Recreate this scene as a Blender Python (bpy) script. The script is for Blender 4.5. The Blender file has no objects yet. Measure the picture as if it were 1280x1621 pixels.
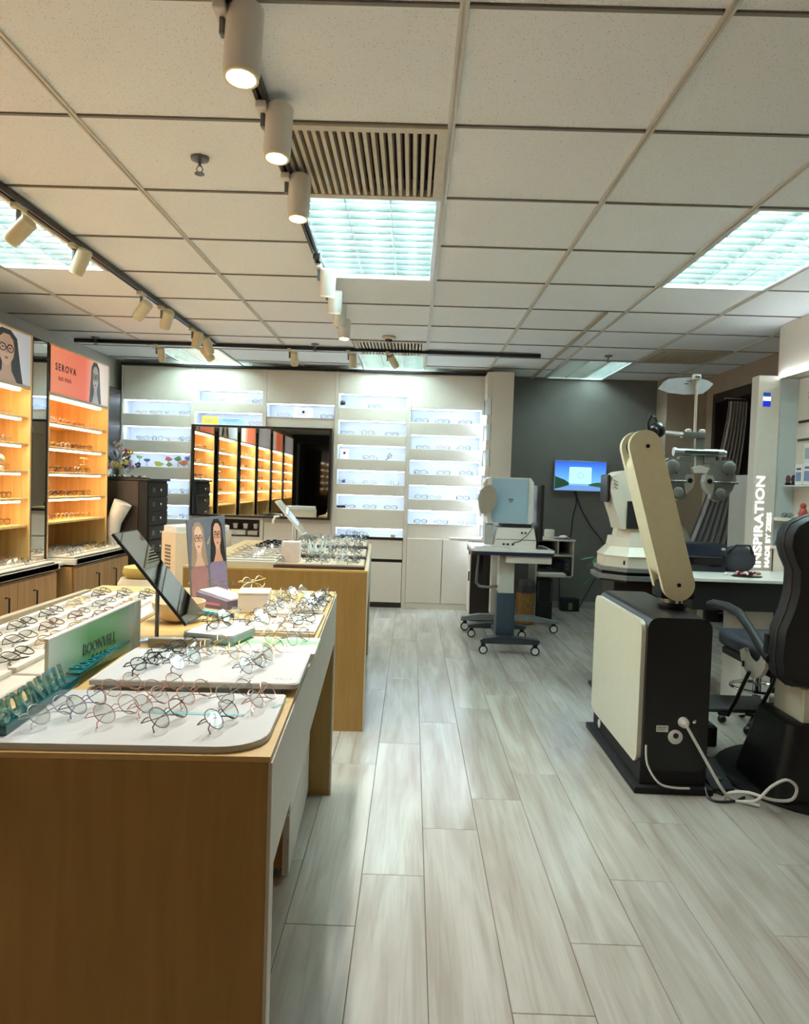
import bpy, bmesh, math, random
from mathutils import Matrix, Vector
random.seed(7)
R = math.radians
PI = math.pi
COL = bpy.context.scene.collection

# ------------------------------------------------------------------ camera
cam_d = bpy.data.cameras.new('camera')
cam = bpy.data.objects.new('camera', cam_d)
COL.objects.link(cam)
cam_d.sensor_fit = 'HORIZONTAL'
cam_d.sensor_width = 36.0
cam_d.lens = 1160.0 / 1280.0 * 36.0
cam_d.clip_start = 0.02
# rows: world X, Y, Z expressed in camera (right, up, forward)
MX = ((0.99941389, -0.03299264, -0.00912998), (0.01033734, 0.03661141, 0.99927611), (0.03263449, 0.99878481, -0.03693101))
cam.matrix_world = Matrix(((MX[0][0], MX[0][1], -MX[0][2], 0), (MX[1][0], MX[1][1], -MX[1][2], 0),
                           (MX[2][0], MX[2][1], -MX[2][2], 1.253), (0, 0, 0, 1)))
bpy.context.scene.camera = cam

# ------------------------------------------------------------------ world, exposure
w = bpy.data.worlds.new('world')
bpy.context.scene.world = w
w.use_nodes = True
w.node_tree.nodes['Background'].inputs[0].default_value = (0.02, 0.022, 0.025, 1)
w.node_tree.nodes['Background'].inputs[1].default_value = 1.0
vs = bpy.context.scene.view_settings
vs.view_transform = 'Standard'
vs.look = 'None'
vs.gamma = 1.0
vs.use_curve_mapping = False
vs.exposure = 1.03
LAMP_E = 38.0          # fluorescent tubes of the ceiling lamps
LED_WARM = 12.0        # shelf strips of the wooden cabinets
LED_COOL = 12.5         # niche strips of the white display wall
SPOT_W = 29.0          # track spots (watts)

# ------------------------------------------------------------------ materials
MATS = {}
def srgb(c):
    return tuple(((v / 255.0) / 12.92 if v / 255.0 <= 0.04045 else ((v / 255.0 + 0.055) / 1.055) ** 2.4) for v in c)

def mat(name, col, rough=0.5, metal=0.0, var=0.06, scale=30.0, bump=0.0, coat=0.0, stretch=None, emit=None, estr=0.0, spec=None, rnd=0.0):
    if name in MATS:
        return MATS[name]
    m = bpy.data.materials.new(name)
    m.use_nodes = True
    nt = m.node_tree
    b = nt.nodes['Principled BSDF']
    c = srgb(col)
    tc = nt.nodes.new('ShaderNodeTexCoord')
    mp = nt.nodes.new('ShaderNodeMapping')
    if stretch:
        mp.inputs['Scale'].default_value = stretch
    nt.links.new(tc.outputs['Object'], mp.inputs['Vector'])
    nz = nt.nodes.new('ShaderNodeTexNoise')
    nz.inputs['Scale'].default_value = scale
    nz.inputs['Detail'].default_value = 3
    nt.links.new(mp.outputs[0], nz.inputs['Vector'])
    rp = nt.nodes.new('ShaderNodeValToRGB')
    rp.color_ramp.elements[0].position = 0.3
    rp.color_ramp.elements[1].position = 0.7
    rp.color_ramp.elements[0].color = tuple(max(0, x * (1 - var)) for x in c) + (1,)
    rp.color_ramp.elements[1].color = tuple(min(1, x * (1 + var)) for x in c) + (1,)
    nt.links.new(nz.outputs['Fac'], rp.inputs['Fac'])
    out = rp.outputs['Color']
    if rnd:
        oi = nt.nodes.new('ShaderNodeObjectInfo')
        mr = nt.nodes.new('ShaderNodeMapRange')
        mr.inputs['To Min'].default_value = 1 - rnd
        mr.inputs['To Max'].default_value = 1 + rnd
        nt.links.new(oi.outputs['Random'], mr.inputs['Value'])
        hv = nt.nodes.new('ShaderNodeHueSaturation')
        nt.links.new(mr.outputs[0], hv.inputs['Value'])
        nt.links.new(out, hv.inputs['Color'])
        out = hv.outputs['Color']
    nt.links.new(out, b.inputs['Base Color'])
    b.inputs['Roughness'].default_value = rough
    b.inputs['Metallic'].default_value = metal
    b.inputs['Coat Weight'].default_value = coat
    if spec is not None:
        b.inputs['Specular IOR Level'].default_value = spec
    if bump:
        bp = nt.nodes.new('ShaderNodeBump')
        bp.inputs['Strength'].default_value = bump
        bp.inputs['Distance'].default_value = 0.01
        nt.links.new(nz.outputs['Fac'], bp.inputs['Height'])
        nt.links.new(bp.outputs[0], b.inputs['Normal'])
    if emit:
        b.inputs['Emission Color'].default_value = srgb(emit) + (1,)
        b.inputs['Emission Strength'].default_value = estr
    MATS[name] = m
    return m

def glassmat(name, tint, gloss=0.12, diff=0.0, dcol=None, rough=0.02):
    if name in MATS:
        return MATS[name]
    m = bpy.data.materials.new(name)
    m.use_nodes = True
    nt = m.node_tree
    nt.nodes.clear()
    o = nt.nodes.new('ShaderNodeOutputMaterial')
    t = nt.nodes.new('ShaderNodeBsdfTransparent')
    t.inputs[0].default_value = srgb(tint) + (1,)
    g = nt.nodes.new('ShaderNodeBsdfGlossy')
    g.inputs['Roughness'].default_value = rough
    lw = nt.nodes.new('ShaderNodeLayerWeight')
    lw.inputs['Blend'].default_value = 0.35
    mr = nt.nodes.new('ShaderNodeMapRange')
    mr.inputs['To Min'].default_value = gloss
    mr.inputs['To Max'].default_value = 0.7 if gloss > .05 else 0.25
    nt.links.new(lw.outputs['Fresnel'], mr.inputs['Value'])
    mx = nt.nodes.new('ShaderNodeMixShader')
    src = t.outputs[0]
    if diff:
        d = nt.nodes.new('ShaderNodeBsdfDiffuse')
        d.inputs[0].default_value = srgb(dcol or tint) + (1,)
        m2 = nt.nodes.new('ShaderNodeMixShader')
        m2.inputs[0].default_value = diff
        nt.links.new(src, m2.inputs[1])
        nt.links.new(d.outputs[0], m2.inputs[2])
        src = m2.outputs[0]
    nt.links.new(mr.outputs[0], mx.inputs[0])
    nt.links.new(src, mx.inputs[1])
    nt.links.new(g.outputs[0], mx.inputs[2])
    nt.links.new(mx.outputs[0], o.inputs[0])
    MATS[name] = m
    return m

def emitmat(name, col, s):
    if name in MATS:
        return MATS[name]
    m = bpy.data.materials.new(name)
    m.use_nodes = True
    nt = m.node_tree
    nt.nodes.clear()
    o = nt.nodes.new('ShaderNodeOutputMaterial')
    e = nt.nodes.new('ShaderNodeEmission')
    e.inputs[0].default_value = srgb(col) + (1,)
    e.inputs[1].default_value = s
    nt.links.new(e.outputs[0], o.inputs[0])
    MATS[name] = m
    return m

def wood(name, c1, c2, sc=(60, 60, 2.2), rough=0.45, rnd=0.0, grain_axis=None):
    """two-tone stretched grain"""
    if name in MATS:
        return MATS[name]
    m = mat(name, c1, rough, 0, 0.03, 4.0, 0, stretch=sc, rnd=rnd)
    nt = m.node_tree
    rp = [n for n in nt.nodes if n.type == 'VALTORGB'][0]
    rp.color_ramp.elements[0].color = srgb(c1) + (1,)
    rp.color_ramp.elements[1].color = srgb(c2) + (1,)
    nz = [n for n in nt.nodes if n.type == 'TEX_NOISE'][0]
    nz.inputs['Scale'].default_value = 1.0
    nz.inputs['Detail'].default_value = 6
    nz.inputs['Distortion'].default_value = 0.6
    return m

M_TILE = None
def tile_mat():
    m = mat('mineral_fibre_tile', (238, 240, 240), 0.95, 0, 0.03, 240, 0.35, rnd=0.02)
    nt = m.node_tree
    b = nt.nodes['Principled BSDF']
    vo = nt.nodes.new('ShaderNodeTexVoronoi')
    vo.inputs['Scale'].default_value = 95
    tc = [n for n in nt.nodes if n.type == 'TEX_COORD'][0]
    nt.links.new(tc.outputs['Object'], vo.inputs['Vector'])
    r2 = nt.nodes.new('ShaderNodeValToRGB')
    r2.color_ramp.elements[0].position = 0.10
    r2.color_ramp.elements[0].color = (0.45, 0.42, 0.38, 1)
    r2.color_ramp.elements[1].position = 0.2
    r2.color_ramp.elements[1].color = (1, 1, 1, 1)
    nt.links.new(vo.outputs['Distance'], r2.inputs['Fac'])
    mx = nt.nodes.new('ShaderNodeMix')
    mx.data_type = 'RGBA'
    mx.blend_type = 'MULTIPLY'
    mx.inputs[0].default_value = 0.8
    src = b.inputs['Base Color'].links[0].from_socket
    nt.links.new(src, mx.inputs[6])
    nt.links.new(r2.outputs[0], mx.inputs[7])
    nt.links.new(mx.outputs[2], b.inputs['Base Color'])
    return m

def plank_mat():
    m = bpy.data.materials.new('grey_oak_plank')
    m.use_nodes = True
    nt = m.node_tree
    b = nt.nodes['Principled BSDF']
    tc = nt.nodes.new('ShaderNodeTexCoord')
    oi = nt.nodes.new('ShaderNodeObjectInfo')
    add = nt.nodes.new('ShaderNodeVectorMath')
    add.operation = 'MULTIPLY_ADD'
    add.inputs[1].default_value = (1, 1, 1)
    cmb = nt.nodes.new('ShaderNodeCombineXYZ')
    ml = nt.nodes.new('ShaderNodeMath')
    ml.operation = 'MULTIPLY'
    ml.inputs[1].default_value = 40
    nt.links.new(oi.outputs['Random'], ml.inputs[0])
    nt.links.new(ml.outputs[0], cmb.inputs[0])
    nt.links.new(ml.outputs[0], cmb.inputs[1])
    nt.links.new(tc.outputs['Object'], add.inputs[0])
    nt.links.new(cmb.outputs[0], add.inputs[2])
    def noise(scale, st, det, dist):
        mp = nt.nodes.new('ShaderNodeMapping')
        mp.inputs['Scale'].default_value = st
        nt.links.new(add.outputs[0], mp.inputs[0])
        n = nt.nodes.new('ShaderNodeTexNoise')
        n.inputs['Scale'].default_value = scale
        n.inputs['Detail'].default_value = det
        n.inputs['Distortion'].default_value = dist
        nt.links.new(mp.outputs[0], n.inputs['Vector'])
        return n
    n1 = noise(1.0, (9, 1.1, 1), 4, 0.8)
    n2 = noise(1.0, (42, 1.8, 1), 5, 1.2)
    r1 = nt.nodes.new('ShaderNodeValToRGB')
    r1.color_ramp.elements[0].position = 0.32
    r1.color_ramp.elements[0].color = srgb((164, 154, 144)) + (1,)
    r1.color_ramp.elements[1].position = 0.68
    r1.color_ramp.elements[1].color = srgb((192, 188, 180)) + (1,)
    nt.links.new(n1.outputs[0], r1.inputs[0])
    r2 = nt.nodes.new('ShaderNodeValToRGB')
    r2.color_ramp.elements[0].position = 0.36
    r2.color_ramp.elements[0].color = (0.72, 0.69, 0.66, 1)
    r2.color_ramp.elements[1].position = 0.55
    r2.color_ramp.elements[1].color = (1, 1, 1, 1)
    nt.links.new(n2.outputs[0], r2.inputs[0])
    mx = nt.nodes.new('ShaderNodeMix')
    mx.data_type = 'RGBA'
    mx.blend_type = 'MULTIPLY'
    mx.inputs[0].default_value = 0.4
    nt.links.new(r1.outputs[0], mx.inputs[6])
    nt.links.new(r2.outputs[0], mx.inputs[7])
    hv = nt.nodes.new('ShaderNodeHueSaturation')
    mr = nt.nodes.new('ShaderNodeMapRange')
    mr.inputs['To Min'].default_value = 0.90
    mr.inputs['To Max'].default_value = 1.06
    nt.links.new(oi.outputs['Random'], mr.inputs[0])
    nt.links.new(mr.outputs[0], hv.inputs['Value'])
    nt.links.new(mx.outputs[2], hv.inputs['Color'])
    nt.links.new(hv.outputs[0], b.inputs['Base Color'])
    b.inputs['Roughness'].default_value = 0.2
    b.inputs['Specular IOR Level'].default_value = 0.55
    n3 = noise(1.0, (14, 16, 1), 2, 0.5)
    ad = nt.nodes.new('ShaderNodeMath')
    ad.operation = 'MULTIPLY_ADD'
    ad.inputs[1].default_value = 0.25
    nt.links.new(n2.outputs[0], ad.inputs[0])
    nt.links.new(n3.outputs[0], ad.inputs[2])
    bp = nt.nodes.new('ShaderNodeBump')
    bp.inputs['Strength'].default_value = 0.10
    bp.inputs['Distance'].default_value = 0.004
    nt.links.new(ad.outputs[0], bp.inputs['Height'])
    nt.links.new(bp.outputs[0], b.inputs['Normal'])
    return m

def gradmat(name, stops, axis='Z', lo=0.0, hi=1.0, rough=0.35, emit=0.0):
    """printed colour gradient along an object axis"""
    if name in MATS:
        return MATS[name]
    m = bpy.data.materials.new(name)
    m.use_nodes = True
    nt = m.node_tree
    b = nt.nodes['Principled BSDF']
    tc = nt.nodes.new('ShaderNodeTexCoord')
    sp = nt.nodes.new('ShaderNodeSeparateXYZ')
    nt.links.new(tc.outputs['Object'], sp.inputs[0])
    mr = nt.nodes.new('ShaderNodeMapRange')
    mr.inputs['From Min'].default_value = lo
    mr.inputs['From Max'].default_value = hi
    nt.links.new(sp.outputs[axis], mr.inputs[0])
    rp = nt.nodes.new('ShaderNodeValToRGB')
    el = rp.color_ramp.elements
    while len(el) < len(stops):
        el.new(0.5)
    for e, (p, c) in zip(el, stops):
        e.position = p
        e.color = srgb(c) + (1,)
    nt.links.new(mr.outputs[0], rp.inputs[0])
    nt.links.new(rp.outputs[0], b.inputs['Base Color'])
    b.inputs['Roughness'].default_value = rough
    if emit:
        nt.links.new(rp.outputs[0], b.inputs['Emission Color'])
        b.inputs['Emission Strength'].default_value = emit
    if emit > .5:
        b.inputs['Base Color'].links and nt.links.remove(b.inputs['Base Color'].links[0])
        b.inputs['Base Color'].default_value = (0.01, 0.01, 0.01, 1)
    MATS[name] = m
    return m

WHITE = mat('white_laminate', (206, 202, 194), 0.4, var=0.02)
WALLP = mat('grey_white_paint', (188, 184, 176), 0.85, var=0.03, bump=0.05)
GREYW = mat('dark_grey_paint', (112, 111, 105), 0.85, var=0.04, scale=6)
TANW = mat('tan_paint', (164, 148, 130), 0.85, var=0.04, scale=6)
CREAM = mat('cream_panel', (218, 210, 198), 0.45, var=0.02)
NICHE = mat('niche_white', (226, 230, 234), 0.5, var=0.01)
BLACK = mat('black_plastic', (15, 16, 19), 0.35, var=0.15)
BLACKM = mat('black_matt', (14, 14, 16), 0.7, var=0.15)
BLACKG = mat('black_gloss', (12, 14, 20), 0.12, var=0.1)
DARKBR = mat('dark_brown_board', (42, 32, 27), 0.45, var=0.1)
GREYM = mat('grey_metal', (120, 122, 122), 0.35, 0.7)
CHROME = mat('chrome', (210, 210, 212), 0.12, 1.0, var=0.02)
MIRROR = mat('mirror_glass', (225, 232, 230), 0.015, 1.0, var=0.0)
TAN = wood('tan_veneer', (150, 118, 62), (164, 130, 72), (40, 40, 3), 0.5)
TANEDGE = mat('tan_edge', (196, 164, 104), 0.45, var=0.04)
OAK = wood('honey_oak', (214, 166, 98), (236, 196, 128), (34, 34, 1.6), 0.45)
OAKD = wood('oak_door', (150, 108, 62), (176, 132, 82), (34, 34, 1.6), 0.5)
BEIGE = mat('beige_enamel', (226, 220, 188), 0.45, var=0.03)
BEIGEL = mat('cream_enamel', (206, 202, 182), 0.4, var=0.02)
WPLAS = mat('white_plastic', (222, 220, 214), 0.35, var=0.02)
OFFW = mat('offwhite_plastic', (196, 192, 182), 0.4, var=0.03)
TEAL = glassmat('teal_acrylic', (70, 150, 155), 0.08, 0.55, (36, 120, 128))
ACRYL = glassmat('clear_acrylic', (235, 245, 243), 0.1)
LENS = glassmat('clear_lens', (240, 244, 242), 0.03)
LENSD = glassmat('dark_lens', (60, 58, 60), 0.1, 0.2, (30, 30, 32))
LEDW = emitmat('warm_led', (255, 232, 194), LED_WARM)
LEDC = emitmat('cool_led', (218, 236, 255), LED_COOL)
TUBE = emitmat('fluorescent_tube', (218, 246, 246), LAMP_E)
TUBE2 = emitmat('fluorescent_tube_dim', (224, 244, 242), LAMP_E * 0.12)
SPOTD = emitmat('spot_disc', (255, 246, 220), 14.0)
LOUV = mat('louvre_aluminium', (200, 214, 212), 0.25, 0.85, var=0.02)
REFL = mat('lamp_reflector', (186, 198, 196), 0.5, 0.0, var=0.01)
INKB = mat('black_ink', (34, 28, 28), 0.6)
TILE = tile_mat()
PLANK = plank_mat()
TBAR = mat('ceiling_grid_bar', (206, 200, 188), 0.5, var=0.03)

# ------------------------------------------------------------------ mesh helpers
class MB:
    def __init__(s):
        s.v = []; s.f = []; s.sm = []
    def add(s, vs, fs, smooth=False):
        o = len(s.v)
        s.v += [Vector(v) for v in vs]
        s.f += [tuple(i + o for i in f) for f in fs]
        s.sm += [smooth] * len(fs)
        return s
    def box(s, x0, x1, y0, y1, z0, z1, M=None):
        if x0 > x1: x0, x1 = x1, x0
        if y0 > y1: y0, y1 = y1, y0
        if z0 > z1: z0, z1 = z1, z0
        vs = [Vector((x, y, z)) for x in (x0, x1) for y in (y0, y1) for z in (z0, z1)]
        if M: vs = [M @ v for v in vs]
        return s.add(vs, [(0, 1, 3, 2), (4, 6, 7, 5), (0, 4, 5, 1), (2, 3, 7, 6), (0, 2, 6, 4), (1, 5, 7, 3)])
    def rbox(s, x0, x1, y0, y1, z0, z1, b=0.004, seg=2, M=None):
        bm = bmesh.new()
        vs = [bm.verts.new((x, y, z)) for x in (x0, x1) for y in (y0, y1) for z in (z0, z1)]
        for f in [(0, 1, 3, 2), (4, 6, 7, 5), (0, 4, 5, 1), (2, 3, 7, 6), (0, 2, 6, 4), (1, 5, 7, 3)]:
            bm.faces.new([vs[i] for i in f])
        bmesh.ops.bevel(bm, geom=bm.edges[:], offset=b, segments=seg, profile=0.6, affect='EDGES')
        bm.verts.index_update()
        V = [v.co.copy() for v in bm.verts]
        if M: V = [M @ v for v in V]
        s.add(V, [[v.index for v in f.verts] for f in bm.faces], seg > 1)
        bm.free()
        return s
    def prism(s, pts, d, M=None, smooth=False):
        """pts in local XZ plane (x,z), extruded along local +Y by d"""
        n = len(pts)
        vs = [Vector((p[0], 0, p[1])) for p in pts] + [Vector((p[0], d, p[1])) for p in pts]
        if M: vs = [M @ v for v in vs]
        fs = [tuple(range(n)), tuple(range(2 * n - 1, n - 1, -1))]
        o = len(s.v)
        s.v += vs
        s.f += [tuple(i + o for i in f) for f in fs]; s.sm += [False, False]
        side = [(i, i + n, (i + 1) % n + n, (i + 1) % n) for i in range(n)]
        s.f += [tuple(i + o for i in f) for f in side]; s.sm += [smooth] * n
        return s
    def plate(s, pts, z0, z1, M=None, smooth=False):
        """pts in XY plane extruded in Z"""
        T = Matrix(((1, 0, 0, 0), (0, 0, 1, 0), (0, 1, 0, z0), (0, 0, 0, 1)))
        if M: T = M @ T
        return s.prism(pts, z1 - z0, T @ Matrix(((1, 0, 0, 0), (0, 1, 0, 0), (0, 0, 1, 0), (0, 0, 0, 1))), smooth)
    def tube(s, pts, r, n=8, closed=False, cap=True):
        pts = [Vector(p) for p in pts]
        rr = r if isinstance(r, (list, tuple)) else [r] * len(pts)
        rings = []
        N = len(pts)
        up = None
        for i, p in enumerate(pts):
            if closed:
                t = pts[(i + 1) % N] - pts[i - 1]
            else:
                t = pts[min(i + 1, N - 1)] - pts[max(i - 1, 0)]
            if t.length < 1e-9: t = Vector((0, 0, 1))
            t.normalize()
            if up is None:
                up = Vector((0, 0, 1)) if abs(t.z) < 0.9 else Vector((1, 0, 0))
            a = up - up.dot(t) * t
            if a.length < 1e-6:
                a = Vector((1, 0, 0)) - t.x * t
            a.normalize(); up = a
            bb = t.cross(a)
            rings.append([p + rr[i] * (math.cos(2 * PI * k / n) * a + math.sin(2 * PI * k / n) * bb) for k in range(n)])
        V = [v for rg in rings for v in rg]
        F = []
        M_ = N if closed else N - 1
        for i in range(M_):
            j = (i + 1) % N
            for k in range(n):
                F.append((i * n + k, i * n + (k + 1) % n, j * n + (k + 1) % n, j * n + k))
        s.add(V, F, n > 4)
        if not closed and cap:
            o = len(s.v) - len(V)
            s.f += [tuple(o + k for k in range(n - 1, -1, -1)), tuple(o + (N - 1) * n + k for k in range(n))]
            s.sm += [False, False]
        return s
    def lathe(s, prof, n=20, M=None, smooth=True):
        """prof (r,z) list around local Z"""
        V = []; F = []
        for r, z in prof:
            for k in range(n):
                a = 2 * PI * k / n
                V.append(Vector((r * math.cos(a), r * math.sin(a), z)))
        if M: V = [M @ v for v in V]
        for i in range(len(prof) - 1):
            for k in range(n):
                F.append((i * n + k, i * n + (k + 1) % n, (i + 1) * n + (k + 1) % n, (i + 1) * n + k))
        s.add(V, F, smooth)
        o = len(s.v) - len(V)
        if prof[0][0] > 1e-5:
            s.f.append(tuple(o + k for k in range(n - 1, -1, -1))); s.sm.append(False)
        if prof[-1][0] > 1e-5:
            s.f.append(tuple(o + (len(prof) - 1) * n + k for k in range(n))); s.sm.append(False)
        return s
    def cyl(s, p0, p1, r, n=16, r1=None):
        return s.tube([p0, p1], [r, r if r1 is None else r1], n)
    def ball(s, c, rx, ry=None, rz=None, n=12, m=8, M=None):
        ry = ry or rx; rz = rz or rx
        V = []; F = []
        for i in range(m + 1):
            t = PI * i / m
            for k in range(n):
                a = 2 * PI * k / n
                V.append(Vector((c[0] + rx * math.sin(t) * math.cos(a), c[1] + ry * math.sin(t) * math.sin(a), c[2] - rz * math.cos(t))))
        if M: V = [M @ v for v in V]
        for i in range(m):
            for k in range(n):
                F.append((i * n + k, i * n + (k + 1) % n, (i + 1) * n + (k + 1) % n, (i + 1) * n + k))
        return s.add(V, F, True)
    def mesh(s, name, m, inv=None):
        me = bpy.data.meshes.new(name)
        V = [inv @ v for v in s.v] if inv else s.v
        me.from_pydata([tuple(v) for v in V], [], s.f)
        me.polygons.foreach_set('use_smooth', s.sm)
        if m: me.materials.append(m)
        bm = bmesh.new(); bm.from_mesh(me)
        bmesh.ops.remove_doubles(bm, verts=bm.verts, dist=1e-6)
        bmesh.ops.recalc_face_normals(bm, faces=bm.faces)
        bm.to_mesh(me); bm.free()
        if any(s.sm):
            me.set_sharp_from_angle(angle=R(38))
        return me

WM = {}
def link(name, me, parent=None):
    o = bpy.data.objects.new(name, me)
    COL.objects.link(o)
    if parent:
        o.parent = parent
        WM[o] = WM[parent]
    return o

def part(name, mb, m, parent, label=None, world=True):
    """a mesh part of a thing; geometry in world coordinates unless world=False"""
    me = mb.mesh(name, m, WM[parent].inverted() if world else None)
    o = link(name, me, parent)
    if label: o['label'] = label
    return o

def tag(o, label, cat, group=None):
    o['label'] = label; o['category'] = cat
    if group: o['group'] = group
    return o

def thing(name, label, cat, loc=(0, 0, 0), rotz=0.0, group=None):
    o = bpy.data.objects.new(name, None)
    COL.objects.link(o)
    o.empty_display_size = 0.05
    o.location = loc
    o.rotation_euler = (0, 0, rotz)
    WM[o] = Matrix.Translation(loc) @ Matrix.Rotation(rotz, 4, 'Z')
    return tag(o, label, cat, group)

def single(name, mb, m, label, cat, loc, group=None):
    """a thing that is one mesh; mb in world coordinates"""
    T = Matrix.Translation(loc)
    o = link(name, mb.mesh(name, m, T.inverted()))
    o.location = loc
    WM[o] = T
    return tag(o, label, cat, group)

def struct(name, mb, m, parent=None):
    o = link(name, mb.mesh(name, m), parent)
    if not parent:
        o['kind'] = 'structure'
        WM[o] = Matrix.Identity(4)
    return o

def rrect(x0, x1, y0, y1, r, n=4):
    P = []
    for cx, cy, a0 in ((x1 - r, y1 - r, 0), (x0 + r, y1 - r, 90), (x0 + r, y0 + r, 180), (x1 - r, y0 + r, 270)):
        for k in range(n + 1):
            a = R(a0 + 90.0 * k / n)
            P.append((cx + r * math.cos(a), cy + r * math.sin(a)))
    return P

def frame3(o, right, up):
    """matrix with local X=right, Z=up, Y=away from viewer (local -Y faces the viewer)"""
    r = Vector(right).normalized(); u = Vector(up).normalized()
    y = u.cross(r)
    return Matrix(((r.x, y.x, u.x, o[0]), (r.y, y.y, u.y, o[1]), (r.z, y.z, u.z, o[2]), (0, 0, 0, 1)))

def text(name, body, size, m, parent, M, ext=0.0004, align='LEFT', sx=1.0, spacing=1.0, bold=0.0):
    """lettering: M places it; local X along the line, local Z up, faces local -Y"""
    cu = bpy.data.curves.new('txt', 'FONT')
    cu.body = body; cu.size = size; cu.extrude = ext; cu.align_x = align
    cu.space_character = spacing; cu.offset = bold; cu.resolution_u = 3
    t = bpy.data.objects.new('txt', cu)
    COL.objects.link(t)
    bpy.context.view_layer.update()
    dg = bpy.context.evaluated_depsgraph_get()
    me = bpy.data.meshes.new_from_object(t.evaluated_get(dg))
    bpy.data.objects.remove(t)
    # text is in XY, faces +Z  ->  XZ, faces -Y
    A = Matrix(((sx, 0, 0, 0), (0, 0, -1, 0), (0, 1, 0, 0), (0, 0, 0, 1)))
    me.transform(WM[parent].inverted() @ M @ A)
    me.materials.clear(); me.materials.append(m)
    return link(name, me, parent)

def ordinal(i):
    W = ['first', 'second', 'third', 'fourth', 'fifth', 'sixth', 'seventh', 'eighth', 'ninth', 'tenth', 'eleventh', 'twelfth',
         'thirteenth', 'fourteenth', 'fifteenth', 'sixteenth', 'seventeenth', 'eighteenth', 'nineteenth', 'twentieth']
    return W[i] if i < len(W) else 'number %d' % (i + 1)

# ================================================================== STRUCTURE
CZ = 2.43
YB, YF = 7.80, -3.6
XL, XR = -3.05, 2.95
# floor base with planks laid on it
fl = MB().box(XL - 0.1, 3.7, YF, YB, -0.06, -0.004)
floor = struct('floor', fl, mat('floor_joint', (92, 86, 78), 0.6))
pj = {-1: 2.03, 0: 2.31, 1: 2.64, 2: 2.91, 3: 1.99, 4: 2.33, 5: 2.75}
pm = {}
def plank_mesh(wd, ln):
    k = (round(wd, 3), round(ln, 3))
    if k not in pm:
        bm = bmesh.new()
        g = 0.0009
        x0, x1, y0, y1 = g, wd - g, g, ln - g
        b = 0.0012
        vs = [bm.verts.new(v) for v in ((x0, y0, -0.004), (x1, y0, -0.004), (x1, y1, -0.004), (x0, y1, -0.004),
                                        (x0, y0, -b), (x1, y0, -b), (x1, y1, -b), (x0, y1, -b),
                                        (x0 + b, y0 + b, 0), (x1 - b, y0 + b, 0), (x1 - b, y1 - b, 0), (x0 + b, y1 - b, 0))]
        for a in (0, 4):
            for i in range(4):
                bm.faces.new([vs[a + i], vs[a + (i + 1) % 4], vs[a + 4 + (i + 1) % 4], vs[a + 4 + i]])
        bm.faces.new(vs[8:12])
        me = bpy.data.meshes.new('plank')
        bm.to_mesh(me); bm.free()
        me.materials.append(PLANK)
        pm[k] = me
    return pm[k]
nback = MB()
for i in range(-15, 16):
    x = -0.12 + 0.2 * i
    wd = 0.2
    if x + wd < XL: continue
    if x > XR + 0.1: break
    j0 = pj.get(i, (2.0 + (i * 0.41)) % 1.2 + 1.2)
    y = j0 - 1.2 * 3
    while y < YB:
        a, b_ = y, min(y + 1.2, YB)
        y += 1.2
        if b_ < 1.0:
            continue
        if b_ - a < 0.05: continue
        o = bpy.data.objects.new('plank', plank_mesh(wd, b_ - a))
        COL.objects.link(o)
        o.location = (x, a, 0)
        o.parent = floor
# planks behind the camera, too small in view to pick apart
bk = MB()
for i in range(-15, 16):
    x = -0.12 + 0.2 * i
    y = YF + (i * 0.37) % 1.2 - 1.2
    j0 = pj.get(i, (2.0 + (i * 0.41)) % 1.2 + 1.2)
    yend = j0 - 3.6
    while yend + 1.2 < 1.0: yend += 1.2
    yy = yend
    while yy > YF:
        a = max(yy - 1.2, YF)
        bk.box(x + 0.001, x + 0.199, a + 0.001, yy - 0.001, -0.004, 0.0)
        yy -= 1.2
o = struct('plank_rest', bk, PLANK, floor); o['kind'] = 'stuff'

# ceiling : slab, tiles, bars
ceil = struct('ceiling', MB().box(XL - 0.1, 3.7, YF, YB, CZ + 0.25, CZ + 0.32), mat('ceiling_void', (120, 116, 108), 0.9))
gx = [XL, -2.40, -1.15, 0.09, 0.735, 1.36, 1.98, 2.60, 3.05]
gy = [1.842 + 0.603 * k for k in range(-9, 10)]
gy[-1] = 7.27
gy = [YF] + gy + [YB]
HOLES = []   # (x0,x1,y0,y1) cells taken by lamps and vents
LAMPS = [(-0.53, 0.08, 3.05, 4.25, 1), (1.37, 1.97, 3.05, 4.25, 1), (-2.39, -1.79, 3.05, 4.25, 1),
         (-2.39, -1.79, 6.67, 7.80, 1), (-0.53, 0.08, 6.67, 7.80, 1), (1.37, 1.97, 6.67, 7.80, 0)]
VENTS = [(-0.53, 0.08, 2.445, 3.05), (-0.53, 0.08, 6.06, 6.67), (1.98, 2.59, 6.06, 6.67)]
def free(x0, x1, y0, y1):
    for h in [l[:4] for l in LAMPS] + VENTS:
        if x0 < h[1] - 0.02 and x1 > h[0] + 0.02 and y0 < h[3] - 0.02 and y1 > h[2] + 0.02:
            return h
    return None
tmesh = {}
def tile(x0, x1, y0, y1):
    g = 0.011
    k = (round(x1 - x0, 3), round(y1 - y0, 3))
    if k not in tmesh:
        tmesh[k] = MB().box(-(x1 - x0) / 2 + g, (x1 - x0) / 2 - g, -(y1 - y0) / 2 + g, (y1 - y0) / 2 - g, 0.0, 0.015).mesh('ceiling_tile', TILE)
    o = bpy.data.objects.new('ceiling_tile', tmesh[k])
    COL.objects.link(o)
    o.parent = ceil
    o.location = ((x0 + x1) / 2, (y0 + y1) / 2, CZ + 0.002 + random.uniform(0, 0.0015))
    o.rotation_euler = (random.uniform(-.0012, .0012), random.uniform(-.0012, .0012), 0)
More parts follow.
